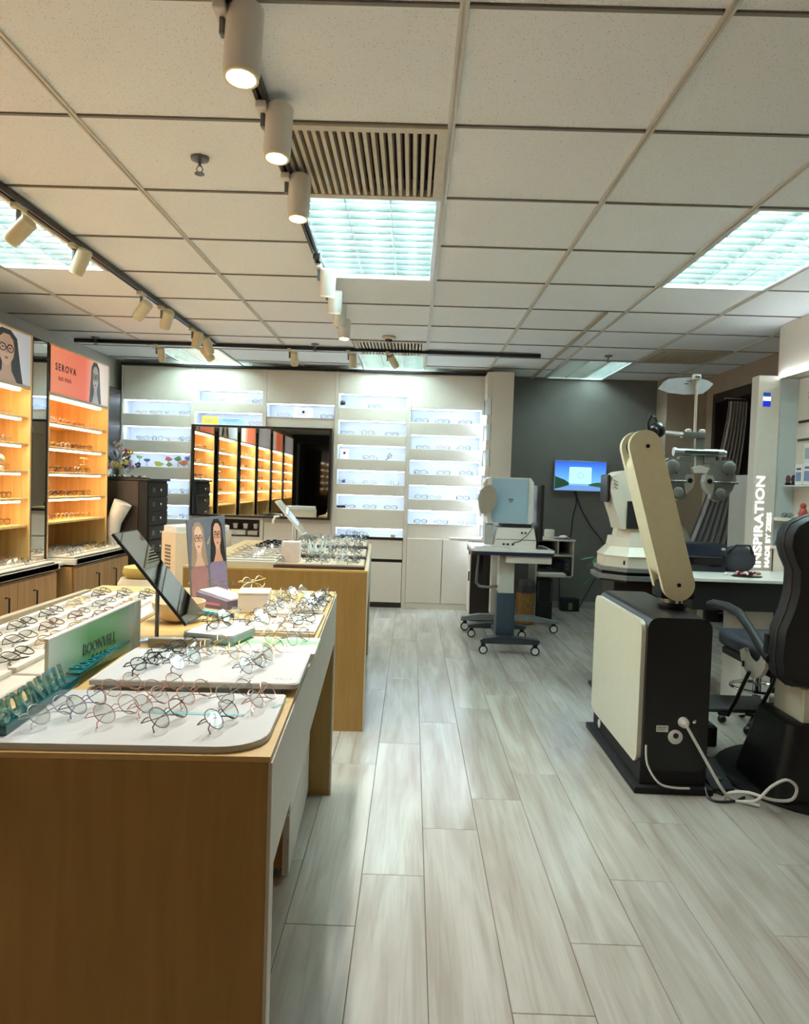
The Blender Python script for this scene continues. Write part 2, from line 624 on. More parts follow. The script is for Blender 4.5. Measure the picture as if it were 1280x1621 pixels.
for i in range(len(gx) - 1):
    for j in range(len(gy) - 1):
        x0, x1, y0, y1 = gx[i], gx[i + 1], gy[j], gy[j + 1]
        if y1 - y0 < 0.05: continue
        h = free(x0, x1, y0, y1)
        if h is None:
            tile(x0, x1, y0, y1)
        else:
            if h[0] - x0 > 0.1: tile(x0, h[0], y0, y1)
            if x1 - h[1] > 0.1: tile(h[1], x1, y0, y1)
# grid bars
def bar(x0, x1, y0, y1, nm='ceiling_bar', m=TBAR, dz=0.0):
    b = MB().box(x0, x1, y0, y1, CZ - 0.003 - dz, CZ + 0.004)
    return struct(nm, b, m, ceil)
for x in gx[1:-1]:
    # main runner: flange with a central groove
    b = MB()
    b.box(x - 0.012, x - 0.0035, YF, YB, CZ - 0.004, CZ + 0.003)
    b.box(x + 0.0035, x + 0.012, YF, YB, CZ - 0.004, CZ + 0.003)
    b.box(x - 0.0035, x + 0.0035, YF, YB, CZ + 0.001, CZ + 0.003)
    struct('ceiling_runner', b, TBAR, ceil)
SH = mat('grid_shadow_gap', (96, 90, 80), 0.8)
for j in range(1, len(gy) - 1):
    for i in range(len(gx) - 1):
        x0, x1, y = gx[i], gx[i + 1], gy[j]
        if any(x0 < l[1] - .02 and x1 > l[0] + .02 and l[2] + .03 < y < l[3] - .03 for l in LAMPS):
            # keep the piece beside the lamp
            l = [l for l in LAMPS if x0 < l[1] - .02 and x1 > l[0] + .02 and l[2] + .03 < y < l[3] - .03][0]
            if l[0] - x0 > 0.1: x1 = l[0]
            elif x1 - l[1] > 0.1: x0 = l[1]
            else: continue
        b = MB().box(x0 + 0.012, x1 - 0.012, y - 0.007, y + 0.006, CZ - 0.002, CZ + 0.002)
        struct('ceiling_cross_bar', b, mat('cross_bar', (128, 122, 112), 0.6), ceil)

# walls
struct('wall_left', MB().box(XL - 0.1, XL, YF, YB, 0, CZ + 0.25), WALLP)
struct('wall_back', MB().box(XL - 0.1, 3.7, YB, YB + 0.1, 0, CZ + 0.25), GREYW)
b = MB()
b.box(XR, XR + 0.1, 5.12, 5.7, 0, CZ + 0.25)
b.box(XR, XR + 0.1, 7.29, YB, 0, CZ + 0.25)
b.box(XR, XR + 0.1, 5.7, 7.29, 2.24, CZ + 0.25)
struct('wall_right', b, TANW)
# dark room behind the doorway
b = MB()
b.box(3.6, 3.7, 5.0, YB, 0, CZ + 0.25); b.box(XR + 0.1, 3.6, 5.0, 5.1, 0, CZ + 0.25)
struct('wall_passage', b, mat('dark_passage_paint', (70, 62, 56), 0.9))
d = struct('door_1', MB().box(XR - 0.015, XR + 0.115, 5.7, 7.29, 2.15, 2.24), DARKBR)
part('door_jamb', MB().box(XR - 0.015, XR + 0.115, 7.22, 7.29, 0, 2.15), DARKBR, d)
part('door_jamb', MB().box(XR - 0.015, XR + 0.115, 5.7, 5.77, 0, 2.15), DARKBR, d)
# nearer right wall with its fascia
b = MB(); b.box(2.62, 2.74, YF, 5.12, 0, CZ + 0.25); b.box(2.74, XR, 5.02, 5.12, 0, CZ + .25)
struct('wall_right_near', b, CREAM)
struct('trim_1', MB().box(2.50, 2.62, YF, 5.12, 2.06, CZ), CREAM)
# jog in the back right corner
struct('wall_corner', MB().box(2.55, XR, 7.48, YB, 0, CZ), TANW)
# front wall: dark shop window behind the camera (seen in the wall mirror)
fw = struct('wall_front', MB().box(XL, 2.62, YF - 0.1, YF, 0, CZ + .25), mat('dark_front', (40, 40, 42), 0.6))
wn = struct('window_1', MB().box(-2.9, 2.4, YF + 0.001, YF + 0.03, 0.1, 2.2), mat('night_glass', (14, 16, 18), 0.06, spec=0.8))
for x in (-2.9, -2.0, -1.1, -0.2, 0.7, 1.6, 2.36):
    part('window_mullion', MB().box(x, x + 0.05, YF + 0.03, YF + 0.06, 0.1, 2.2), GREYM, wn)
# beige strip on the ceiling and pillar
struct('trim_2', MB().box(1.215, 1.245, 4.86, 7.8, CZ - 0.012, CZ - 0.004), mat('beige_strip', (176, 160, 132), 0.6))
struct('trim_3', MB().box(0.745, 0.952, 7.135, YB, 0, 2.375), CREAM)
struct('trim_4', MB().box(0.955, 0.975, 7.76, YB, 0.9, 2.3), BLACKM)
struct('baseboard_back', MB().box(0.96, 2.55, YB - 0.012, YB, 0, 0.07), mat('grey_base', (150, 148, 142), 0.5))

# ================================================================== CEILING LAMPS
def lamp(x0, x1, y0, y1, on, label):
    t = thing('ceiling_lamp', label, 'ceiling lamp', ((x0 + x1) / 2, (y0 + y1) / 2, CZ), 0, 'louvred ceiling lamps')
    f = MB()
    for a in ((x0, x0 + .018, y0, y1), (x1 - .018, x1, y0, y1), (x0 + .018, x1 - .018, y0, y0 + .018), (x0 + .018, x1 - .018, y1 - .018, y1)):
        f.box(a[0], a[1], a[2], a[3], CZ - 0.006, CZ + 0.075)
    part('frame', f, mat('lamp_frame', (216, 220, 218), 0.4, 0.2), t)
    part('reflector', MB().box(x0 + .01, x1 - .01, y0 + .01, y1 - .01, CZ + .09, CZ + .1), REFL, t)
    W = (x1 - x0 - .036) / 3
    for k in range(3):
        xc = x0 + .018 + W * (k + .5)
        m = TUBE if (on or k == 2) else TUBE2
        part('tube', MB().tube([(xc, y0 + .03, CZ + .048), (xc, y1 - .03, CZ + .048)], .013, 8), m, t)
    # longitudinal parabolic blades
    for k in range(4):
        xc = x0 + .018 + W * k
        b = MB()
        b.prism([(xc - .012, CZ + .032), (xc + .012, CZ + .032), (xc + .002, CZ - .002), (xc - .002, CZ - .002)], y1 - y0 - .05,
                Matrix.Translation((0, y0 + .025, 0)))
        part('long_louvre', b, LOUV, t)
    n = 12
    for j in range(n):
        y = y0 + .03 + (y1 - y0 - .06) * (j + .5) / n
        b = MB()
        b.plate([(0, 0)] * 0 or [(-.009, 0), (.009, 0), (.0015, 0), (-.0015, 0)], 0, 0) if False else None
        V = [(x0 + .02, y - .008, CZ + .026), (x1 - .02, y - .008, CZ + .026), (x1 - .02, y + .008, CZ + .026), (x0 + .02, y + .008, CZ + .026),
             (x0 + .02, y - .0012, CZ), (x1 - .02, y - .0012, CZ), (x1 - .02, y + .0012, CZ), (x0 + .02, y + .0012, CZ)]
        b.add(V, [(3, 2, 1, 0), (4, 5, 6, 7), (0, 1, 5, 4), (1, 2, 6, 5), (2, 3, 7, 6), (3, 0, 4, 7)])
        part('cross_louvre', b, LOUV, t)
    return t
LL = ['bright three tube lamp beside the near slatted vent', 'bright three tube lamp over the refraction stand at right',
      'bright three tube lamp behind the left spotlight track', 'bright three tube lamp above the far left of the white display wall',
      'bright three tube lamp above the middle of the white display wall', 'mostly dark three tube lamp over the television corner']
for l, lab in zip(LAMPS, LL):
    lamp(*l, lab)

def vent(x0, x1, y0, y1, label, n=19):
    t = thing('ceiling_vent', label, 'air vent', ((x0 + x1) / 2, (y0 + y1) / 2, CZ), 0, 'slatted ceiling vents')
    f = MB()
    m = .035
    for a in ((x0, x0 + m, y0, y1), (x1 - m, x1, y0, y1), (x0 + m, x1 - m, y0, y0 + m), (x0 + m, x1 - m, y1 - m, y1)):
        f.box(a[0], a[1], a[2], a[3], CZ - 0.010, CZ + 0.02)
    part('frame', f, mat('vent_frame', (196, 186, 166), 0.5), t)
    part('duct_backing', MB().box(x0 + .01, x1 - .01, y0 + .01, y1 - .01, CZ + .07, CZ + .075), mat('duct_dark', (46, 38, 30), 0.9), t)
    for k in range(n):
        xc = x0 + m + (x1 - x0 - 2 * m) * (k + .5) / n
        b = MB().prism([(xc - .009, CZ - .008), (xc + .004, CZ - .008), (xc + .009, CZ + .022), (xc - .002, CZ + .022)], y1 - y0 - 2 * m,
                       Matrix.Translation((0, y0 + m, 0)))
        part('slat', b, mat('vent_slat', (200, 188, 164), 0.5), t)
vent(*VENTS[0], 'large slatted beige vent in front of the bright lamp')
vent(*VENTS[1], 'slatted beige vent above the white display wall')
vent(*VENTS[2], 'dim slatted vent over the doorway side of the room')

def sprinkler(x, y, label, z=CZ):
    t = thing('fire_sprinkler', label, 'sprinkler', (x, y, z), 0, 'ceiling fire sprinklers')
    part('rose', MB().lathe([(.034, 0), (.032, -.008), (.014, -.014), (.010, -.014)], 18, Matrix.Translation((x, y, z))), GREYM, t)
    b = MB().cyl((x, y, z - .01), (x, y, z - .03), .006, 8)
    b.tube([(x - .004, y, z - .026), (x - .012, y, z - .04), (x - .005, y, z - .056)], .0022, 5)
    b.tube([(x + .004, y, z - .026), (x + .012, y, z - .04), (x + .005, y, z - .056)], .0022, 5)
    part('yoke', b, GREYM, t)
    part('deflector', MB().lathe([(.001, -.056), (.018, -.056), (.018, -.059), (.001, -.059)], 12, Matrix.Translation((x, y, z))), GREYM, t)
sprinkler(-.82, 2.735, 'round metal sprinkler in the tile left of the near vent')
sprinkler(-2.75, 6.30, 'small sprinkler above the orange poster cabinet')
sprinkler(1.665, 6.42, 'small sprinkler in front of the mostly dark lamp')
sprinkler(-.868, 6.30, 'small sprinkler left of the far vent')
t = thing('smoke_detector', 'round white smoke detector just in front of the far vent', 'smoke detector', (-.225, 5.9, CZ))
part('detector_base', MB().lathe([(.055, 0), (.055, -.015), (.045, -.022), (.001, -.022)], 20, Matrix.Translation((-.225, 5.9, CZ))), mat('detector_white', (206, 190, 166), .5), t)
part('sensor_dome', MB().lathe([(.03, -.022), (.026, -.04), (.001, -.046)], 20, Matrix.Translation((-.225, 5.9, CZ))), DARKBR, t)

# ------------------------------------------------------------------ spotlight tracks
def track(name, p0, p1, label, r=.016):
    p0 = Vector(p0); p1 = Vector(p1)
    d = (p1 - p0); L = d.length; a = math.atan2(d.y, d.x)
    t = thing(name, label, 'light track', p0, a)
    part('rail', MB().rbox(0, L, -.017, -.004, -.030, 0, .002, 1).rbox(0, L, .004, .017, -.030, 0, .002, 1), BLACK, t, world=False)
    part('rail_channel', MB().box(0, L, -.004, .004, -.012, 0), mat('rail_grey', (88, 92, 98), .3, .6), t, world=False)
    part('end_cap', MB().rbox(-.012, 0, -.018, .018, -.032, 0, .003, 1), BLACKM, t, world=False)
    return t
track('light_track', (-.455, .4, CZ - .003), (-.525, 3.72, CZ - .003), 'black ceiling track carrying the three big near spotlights')
track('light_track', (-.528, 3.80, CZ - .003), (-.562, 5.35, CZ - .003), 'short black ceiling track carrying the four bunched middle spotlights')
track('light_track', (-1.715, 1.9, CZ - .003), (-1.735, 6.30, CZ - .003), 'long black ceiling track along the wooden cabinets')
track('light_track', (-2.95, 6.37, CZ - .003), (1.08, 6.44, CZ - .003), 'long black ceiling track running across to the pillar')

SPN = [0]
def spotlight(x, y, z0, d, label, lit=False, L=.16, r=.042, glow=True, drop=.035, m=WPLAS, power=None, spread=120, group='track spotlights'):
    """hangs under the track at (x, y, z0); d = beam direction"""
    d = Vector(d).normalized()
    t = thing('track_spotlight', label, 'spotlight', (x, y, z0), 0, group)
    part('track_adapter', MB().rbox(x - .016, x + .016, y - .045, y + .045, z0 - .022, z0 + .002, .003, 1), m, t)
    piv = Vector((x, y, z0 - .022 - drop))
    part('bracket', MB().rbox(x - .006, x + .006, y - .012, y + .012, z0 - .022 - drop - .02, z0 - .018, .002, 1), GREYM, t)
    # body starts near the pivot and extends along d
    q = d.to_track_quat('Z', 'Y').to_matrix().to_4x4()
    side = Vector((0, 0, -1)) - Vector((0, 0, -1)).dot(d) * d
    c0 = piv - d * (L * .3) + (Vector((r + .008, 0, 0)) if abs(d.x) < .5 else side.normalized() * (r + .01))
    M = Matrix.Translation(c0) @ q
    part('lamp_body', MB().lathe([(.001, 0), (r - .006, 0), (r, .006), (r, L - .012), (r - .004, L - .006), (r - .004, L)], 24, M), m, t)
    part('front_ring', MB().lathe([(r - .003, L), (r - .003, L + .006), (r - .010, L + .006), (r - .010, L)], 24, M), mat('spot_ring', (232, 222, 180), .3), t)
    lm = SPOTD if lit else (emitmat('spot_disc_soft', (255, 236, 200), 5.0) if glow else mat('spot_lens', (230, 226, 210), .2))
    part('lamp_disc', MB().lathe([(.001, L + .002), (r - .009, L + .002)], 24, M), lm, t)
    if power:
        ld = bpy.data.lights.new('spot_beam', 'SPOT')
        ld.energy = power; ld.spot_size = R(spread); ld.spot_blend = .9; ld.shadow_soft_size = r * .8; ld.color = (1.0, .95, .88)
        lo = bpy.data.objects.new('spot_beam', ld)
        COL.objects.link(lo)
        lo.parent = t
        p = c0 + d * (L + .012)
        lo.matrix_local = WM[t].inverted() @ Matrix.Translation(p) @ (-d).to_track_quat('Z', 'Y').to_matrix().to_4x4()
ZT = CZ - .033
spotlight(-.50, 1.83, ZT, (-.02, -.10, -1), 'nearest large white cylinder spotlight, brightly lit', True, L=.175, r=.046, power=SPOT_W, drop=.02)
spotlight(-.495, 2.29, ZT, (-.02, -.10, -1), 'second lit white spotlight from the front, beside the near vent', True, power=SPOT_W, drop=.02)
spotlight(-.51, 2.80, ZT, (-.02, -.08, -1), 'third lit white spotlight from the front, level with the near lamp', True, power=SPOT_W, drop=.02)
spotlight(-.53, 3.92, ZT, (-.06, .25, -1), 'white spotlight just beyond the bright lamp, first of the bunched four', False, glow=False, L=.14)
spotlight(-.535, 4.33, ZT, (-.05, .28, -1), 'white spotlight, second of the bunched four', False, glow=False, L=.13)
spotlight(-.54, 4.66, ZT, (-.05, .22, -1), 'white spotlight, third of the bunched four', False, glow=False, L=.14)
spotlight(-.55, 5.10, ZT, (-.02, -.12, -1), 'lit round spotlight at the end of the bunched four', True, L=.13, power=SPOT_W * .4)
WS = mat('spot_warm_white', (206, 196, 164), .4, var=.02)
for (y, d, lab) in ((3.17, (-.7, .12, -.62), 'nearest white spotlight against the left lamp'), (3.69, (-.45, .2, -.8), 'white spotlight at the far edge of the left lamp'),
                    (4.60, (-.62, .3, -.62), 'first of two spotlights side by side past the left lamp'), (4.97, (-.4, .5, -.7), 'second of two spotlights side by side past the left lamp'),
                    (5.66, (-.2, .1, -.9), 'left track spotlight in front of the far left lamp'), (5.90, (.25, .3, -.8), 'left track spotlight turned right near the far left lamp'),
                    (6.14, (.5, .3, -.7), 'last spotlight at the far end of the left track')):
    spotlight(-1.725, y, ZT, d, lab, False, L=.125, r=.036, m=WS, power=SPOT_W * .12 if y < 5.2 else None, spread=50)
for (x, d, lab) in ((-2.26, (0, .35, -1), 'cross track spotlight near the orange poster cabinet'), (-1.10, (0, .35, -1), 'cross track spotlight above the wall mirror'),
                    (-.59, (.05, .45, -1), 'cross track spotlight shining on the white display wall'), (-.25, (.5, .5, -.75), 'tilted cross track spotlight below the far vent')):
    spotlight(x, 6.405, ZT, d, lab, False, L=.11, r=.032, m=WS, power=SPOT_W * .08 if x > -1 else None, spread=50)

# ================================================================== EYEGLASSES
FR = {}
def rim_pts(style, cx, side):
    w, h, zc = {'round': (.024, .023, .024), 'square': (.026, .020, .021), 'oval': (.026, .017, .018), 'cat': (.027, .019, .021), 'boston': (.025, .022, .023)}[style]
    P = []
    n = 16
    for k in range(n):
        a = 2 * PI * k / n
        e = {'round': 1.0, 'square': .55, 'oval': .9, 'cat': .7, 'boston': .8}[style]
        c, s_ = math.cos(a), math.sin(a)
        x = w * math.copysign(abs(c) ** e, c); z = h * math.copysign(abs(s_) ** e, s_)
        if style == 'boston' and z < 0: x *= 1 + z / h * .16
        if style == 'cat' and z > 0: z += max(0, x * side) * .18
        P.append((cx + x, 0.0, zc + z))
    return P, zc
def gmesh(style, r, pose, mf, ml):
    k = (style, r, pose, mf.name, ml.name)
    if k in FR: return FR[k]
    out = {}
    f = MB(); lens = []
    for s_ in (-1, 1):
        P, zc = rim_pts(style, s_ * .033, s_)
        f.tube(P, r, 4, closed=True)
        L = MB()
        L.add([(p[0], -.0006, p[2]) for p in P], [tuple(range(len(P)))])
        lens.append(L.mesh('lens', ml))
        f.tube([(s_ * .058, 0, zc + .010), (s_ * .066, .001, zc + .011), (s_ * .067, .006, zc + .011)], r * 1.1, 4)
    f.tube([(-.010, 0, zc + .007), (0, -.002, zc + .010), (.010, 0, zc + .007)], r, 4)
    out['frame'] = f.mesh('frame', mf)
    out['lens'] = lens
    T = []
    for s_ in (-1, 1):
        b = MB()
        if pose == 'open':
            b.tube([(s_ * .067, .004, zc + .011), (s_ * .067, .09, zc + .011), (s_ * .066, .115, zc + .004), (s_ * .064, .138, .002)], [r, r, r * 1.5, r * 1.6], 4)
        else:
            y = .012 if s_ > 0 else .017
            b.tube([(s_ * .067, .004, zc + .011), (s_ * .064, y, zc + .010), (-s_ * .02, y + .004, zc + .002), (-s_ * .046, y + .003, zc - .008), (-s_ * .056, y, zc - .019)], [r, r, r, r * 1.5, r * 1.6], 4)
        T.append(b.mesh('temple', mf))
    out['temple'] = T
    # one-piece version for far away
    a = MB()
    FR[k] = out
    return out
def glasses(M, label, group, style='round', mf=None, ml=None, r=.0013, pose='folded', det=2):
    g = gmesh(style, r, pose, mf, ml or LENS)
    t = bpy.data.objects.new('eyeglasses', None)
    t.empty_display_size = .03
    COL.objects.link(t)
    t.matrix_world = M
    tag(t, label, 'eyeglasses', group)
    for nm, me in [('frame', g['frame']), ('lens', g['lens'][0]), ('lens', g['lens'][1]), ('temple', g['temple'][0]), ('temple', g['temple'][1])]:
        if det < 2 and nm == 'lens' and False: continue
        o = bpy.data.objects.new(nm, me)
        COL.objects.link(o)
        o.parent = t
    return t
def gm(x, y, z, rz=0.0, rx=0.0, s=1.0):
    return Matrix.Translation((x, y, z)) @ Matrix.Rotation(rz, 4, 'Z') @ Matrix.Rotation(rx, 4, 'X') @ Matrix.Scale(s, 4)
F_BLK = mat('frame_black', (24, 22, 22), .3)
F_GRY = mat('frame_gunmetal', (104, 104, 110), .3, .6)
F_SIL = mat('frame_silver', (176, 178, 182), .25, .8)
F_RG = mat('frame_rose_gold', (200, 150, 124), .3, .7)
F_PNK = mat('frame_pink', (204, 158, 152), .3, .2)
F_VIO = mat('frame_violet', (124, 112, 160), .3, .3)
F_GLD = mat('frame_gold', (206, 168, 100), .3, .8)
F_BRN = mat('frame_brown', (92, 52, 34), .3)
F_CLR = mat('frame_clear_grey', (196, 198, 198), .15)
FC = {'black': F_BLK, 'gunmetal': F_GRY, 'silver': F_SIL, 'rose gold': F_RG, 'pink': F_PNK, 'violet': F_VIO, 'gold': F_GLD, 'brown': F_BRN, 'clear grey': F_CLR}

# ================================================================== WHITE DISPLAY WALL
YW = 7.42
def niche_unit(x0, x1, niches, label, zb=0.0, extra=None, ztop=2.37):
    """column of the display wall: solid boards between niches (each (z0,z1)), depth .34"""
    t = thing('display_cabinet', label, 'display cabinet', ((x0 + x1) / 2, YW + .17, 0), 0, 'white display wall units')
    part('side_panel', MB().box(x0, x0 + .018, YW - .004, YB - .01, zb, ztop), CREAM, t)
    part('side_panel', MB().box(x1 - .018, x1, YW - .004, YB - .01, zb, ztop), CREAM, t)
    part('back_panel', MB().box(x0 + .018, x1 - .018, YW + .20, YW + .215, zb, ztop), NICHE, t)
    zs = sorted(niches, reverse=True)
    top = ztop
    for (a, c) in zs:
        # board above niche, from c to top
        part('front_board', MB().rbox(x0 + .019, x1 - .019, YW, YW + .198, c, top, .002, 1), CREAM, t)
        n = part('niche_lining', MB().box(x0 + .019, x1 - .019, YW + .012, YW + .198, a, a + .004).box(x0 + .019, x1 - .019, YW + .012, YW + .198, c - .004, c)
                 .box(x0 + .019, x0 + .025, YW + .012, YW + .198, a + .004, c - .004).box(x1 - .025, x1 - .019, YW + .012, YW + .198, a + .004, c - .004), NICHE, t)
        part('light_strip', MB().box(x0 + .03, x1 - .03, YW + .014, YW + .026, c - .012, c - .005), LEDC, t, 'glowing white light strip')
        top = a
    return t, top
A_N = [(1.9, 2.03), (1.63, 1.765), (1.365, 1.50), (1.10, 1.235), (.86, .99)]
def pitch(tops, h): return [(c - h, c) for c in tops]
colA = niche_unit(-2.965, -2.24, pitch((2.03, 1.765, 1.50, 1.235, .975), .145), 'leftmost white display column behind the black drawer cabinet')
colB = niche_unit(-2.24, -1.515, pitch((2.155, 1.93), .13), 'white display column with two niches over the left half of the mirror')
colC = niche_unit(-1.515, -.785, pitch((2.035,), .14), 'white display column with one niche over the right half of the mirror')
colD = niche_unit(-.785, -.055, pitch((2.155, 1.89, 1.64, 1.39, 1.14), .145) + [(.715, .805)], 'white display column right of the mirror with a counter below')
colE = niche_unit(-.055, .70, pitch((2.03, 1.765, 1.51, 1.26, 1.005), .145), 'rightmost white display column beside the pillar')
for (t, top), x0, x1 in ((colA, -2.965, -2.24),):
    part('base_board', MB().rbox(x0 + .019, x1 - .019, YW, YW + .198, 0, top, .002, 1), CREAM, t)
# B: open black recess with cups below the mirror
t, top = colB
part('base_board', MB().rbox(-2.22, -1.97, YW, YW + .198, 0, top, .002, 1), CREAM, t)
part('base_board', MB().box(-1.97, -1.535, YW, YW + .198, .85, top), CREAM, t)
part('base_board', MB().box(-1.97, -1.535, YW, YW + .198, 0, .675), CREAM, t)
part('recess_lining', MB().box(-1.97, -1.535, YW + .01, YW + .196, .675, .69).box(-1.97, -1.96, YW + .01, YW + .196, .69, .85).box(-1.545, -1.535, YW + .01, YW + .196, .69, .85)
     .box(-1.96, -1.545, YW + .17, YW + .19, .69, .85), DARKBR, t)
for i in range(4):
    x = -1.90 + .105 * i
    single('cup', MB().lathe([(.020, 0), (.026, .05), (.024, .05), (.018, .004)], 12, Matrix.Translation((x, YW + .06, .755 if i else .74))), WPLAS,
           'small white cup in the dark recess under the mirror, %s from the left' % ordinal(i), 'cup', (x, YW + .06, .75), 'cups in the dark recess')
single('box', MB().rbox(-1.86, -1.68, YW + .02, YW + .10, .69, .74, .003, 1), WPLAS, 'white low box under the cups in the dark recess', 'box', (-1.77, YW + .06, .69))
single('box', MB().rbox(-1.66, -1.56, YW + .02, YW + .13, .69, .735, .003, 1), OFFW, 'small pale box in the right of the dark recess', 'box', (-1.61, YW + .06, .69))
# C: drawers
t, top = colC
part('base_board', MB().box(-1.496, -.804, YW + .02, YW + .198, 0, top), CREAM, t)
for (a, c, z0, z1) in ((-1.49, -1.16, .62, .83), (-1.15, -.81, .62, .83), (-1.49, -1.16, .06, .60), (-1.15, -.81, .06, .60)):
    part('drawer_front' if z0 > .3 else 'door', MB().rbox(a, c, YW - .006, YW + .018, z0, z1, .003, 1), CREAM, t)
# D: counter, drawer, door
t, top = colD
part('counter_edge', MB().box(-.766, -.074, YW - .02, YW + .198, .695, .715), BLACKM, t)
part('base_board', MB().box(-.766, -.074, YW + .02, YW + .198, 0.0, .695), DARKBR, t)
part('drawer_front', MB().rbox(-.762, -.078, YW - .012, YW + .018, .495, .69, .003, 1), CREAM, t)
part('door', MB().rbox(-.762, -.078, YW - .012, YW + .018, .055, .462, .003, 1), CREAM, t)
# E: two doors
t, top = colE
part('base_board', MB().box(-.036, .681, YW + .02, YW + .198, 0, top), CREAM, t)
part('plinth', MB().box(-.036, .681, YW, YW + .018, 0, .055), CREAM, t)
part('door', MB().rbox(-.034, .322, YW - .008, YW + .018, .06, .715, .003, 1), CREAM, t)
part('door', MB().rbox(.330, .679, YW - .008, YW + .018, .06, .715, .003, 1), CREAM, t)
# dark gap strip above
single('pelmet_strip', MB().box(-2.965, .745, YW - .03, YW + .01, 2.371, 2.395), BLACKM, 'thin black strip along the top of the white display wall', 'trim', (-1.1, YW, 2.371))
# return column beside the pillar
t = thing('display_cabinet', 'narrow side display column in front of the pillar', 'display cabinet', (.72, 7.27, 0), 0, 'white display wall units')
top = 2.37
part('niche_backing', MB().box(.733, .739, 7.1465, 7.4085, .5, 2.36), NICHE, t)
for (a, c) in pitch((2.12, 1.87, 1.62, 1.37, 1.12, .88), .16):
    part('front_board', MB().box(.701, .744, 7.137, 7.418, c, top), CREAM, t)
    top = a
part('front_board', MB().box(.701, .744, 7.137, 7.418, .0, top), CREAM, t)
part('end_filler', MB().box(.706, .740, 7.409, 7.4165, .5, 2.36).box(.706, .740, 7.1385, 7.146, .5, 2.36), NICHE, t)
for (a, c) in pitch((2.12, 1.87, 1.62, 1.37, 1.12, .88), .16):
    part('shelf_board', MB().box(.655, .7145, 7.15, 7.40, a - .008, a), NICHE, t)
    part('light_strip', MB().box(.660, .712, 7.16, 7.39, a - .016, a - .009), LEDC, t, 'glowing white light strip')

# glasses in the niches
cn = {'A': 'far left column', 'B': 'column over the mirror left', 'C': 'column over the mirror right', 'D': 'column right of the mirror', 'E': 'column beside the pillar'}
cols = ['black', 'gunmetal', 'silver', 'rose gold', 'black', 'brown', 'gold', 'gunmetal']
def niche_row(col, k, z, xs, seed, nn):
    rr = random.Random(seed)
    for i, x in enumerate(xs):
        c = rr.choice(cols[:6]); st = rr.choice(['round', 'square', 'boston', 'oval', 'cat'])
        glasses(gm(x, YW + .05, z + .003, rr.uniform(-.12, .12), 0, 1.0), '%s eyeglasses, %s niche of the %s, %s from left' % (c, nn, cn[col], ordinal(i)) if len(xs) > 1 else '%s eyeglasses alone, %s niche of the %s' % (c, nn, cn[col]),
                'eyeglasses in the white wall niches', st, FC[c], LENS, .0016, 'open')
NN = ['top', 'second', 'third', 'fourth', 'fifth', 'lowest']
rowA = {0: (-2.78, -2.63, -2.48, -2.33), 1: (-2.76, -2.61, -2.46, -2.33), 3: (-2.60, -2.45, -2.31), 4: (-2.60, -2.45, -2.31)}
for k, xs in rowA.items(): niche_row('A', k, (2.03, 1.765, 1.50, 1.235, .975)[k] - .145, xs, k, NN[k])
niche_row('B', 0, 2.155 - .13, (-2.0, -1.66, -1.59), 11, NN[0]); niche_row('B', 1, 1.80, (-1.62,), 12, NN[1])
niche_row('C', 0, 1.895, (-1.33, -.89), 13, 'only')
rowD = {0: (-.41,), 1: (-.68, -.47, -.22), 2: (-.45,), 3: (-.70, -.44, -.20), 4: (-.64, -.42, -.21)}
for k, xs in rowD.items(): niche_row('D', k, (2.155, 1.89, 1.64, 1.39, 1.14)[k] - .145, xs, 20 + k, NN[k])
niche_row('D', 5, .715, (-.60, -.53), 29, NN[5])
rowE = {0: (.08, .30, .52), 1: (.09, .31, .52), 2: (.08, .32, .54), 3: (.10, .24, .52), 4: (.10, .32, .55)}
for k, xs in rowE.items(): niche_row('E', k, (2.03, 1.765, 1.51, 1.26, 1.005)[k] - .145, xs, 30 + k, NN[k])
# small things in the niches
t = thing('security_camera', 'small white camera with a black eye in the top niche right of the mirror', 'camera', (-.73, YW + .06, 2.013))
part('camera_base', MB().lathe([(.026, 0), (.022, .02), (.012, .03)], 16, Matrix.Translation((-.73, YW + .06, 2.013))), WPLAS, t)
part('camera_head', MB().ball((-.73, YW + .06, 2.063), .028), BLACKG, t)
def card(x, z, w_, h_, m, label, cat='card', y=None, name='display_card', lines=3, ink=INKB, logo=None):
    y = y if y is not None else YW + .06
    t = thing(name, label, cat, (x, y, z))
    part('card_board', MB().rbox(x - w_ / 2, x + w_ / 2, y, y + .006, z + .001, z + h_, .002, 1), m, t)
    for k in range(lines):
        zz = z + h_ * (.75 - .2 * k)
        part('print_line', MB().box(x - w_ * .35, x + w_ * (.3 - .08 * k), y - .0008, y, zz, zz + h_ * .05), ink, t)
    if logo:
        part('logo_dot', MB().prism([(x + .014 * math.cos(a * PI / 6), z + h_ * .62 + .014 * math.sin(a * PI / 6)) for a in range(12)], .0012, Matrix.Translation((0, y - .0014, 0))), logo, t)
    return t
WCARD = mat('white_card', (232, 234, 236), .5, var=.01)
card(-1.13, 1.897, .19, .10, WCARD, 'wide white printed card in the niche above the mirror right', ink=mat('blue_grey_ink', (120, 130, 160), .6), logo=BLACK)
card(-2.08, 1.802, .16, .085, mat('yellow_card', (222, 196, 60), .5), 'yellow and blue leaflet in the second niche above the mirror', ink=mat('blue_ink', (40, 90, 150), .5))
card(-1.86, 1.802, .25, .075, mat('blue_card', (150, 176, 206), .5), 'long pale blue banner in the second niche above the mirror', lines=2, ink=mat('navy_ink', (34, 60, 110), .5))
card(-.70, 1.497, .085, .10, WCARD, 'square white card with a dark round mark in the third niche', logo=mat('dark_red_ink', (90, 30, 40), .5), lines=0)
card(-.70, 1.255, .035, .038, mat('royal_blue', (30, 60, 150), .4), 'tiny blue card in the fourth niche right of the mirror', lines=1, ink=WCARD)
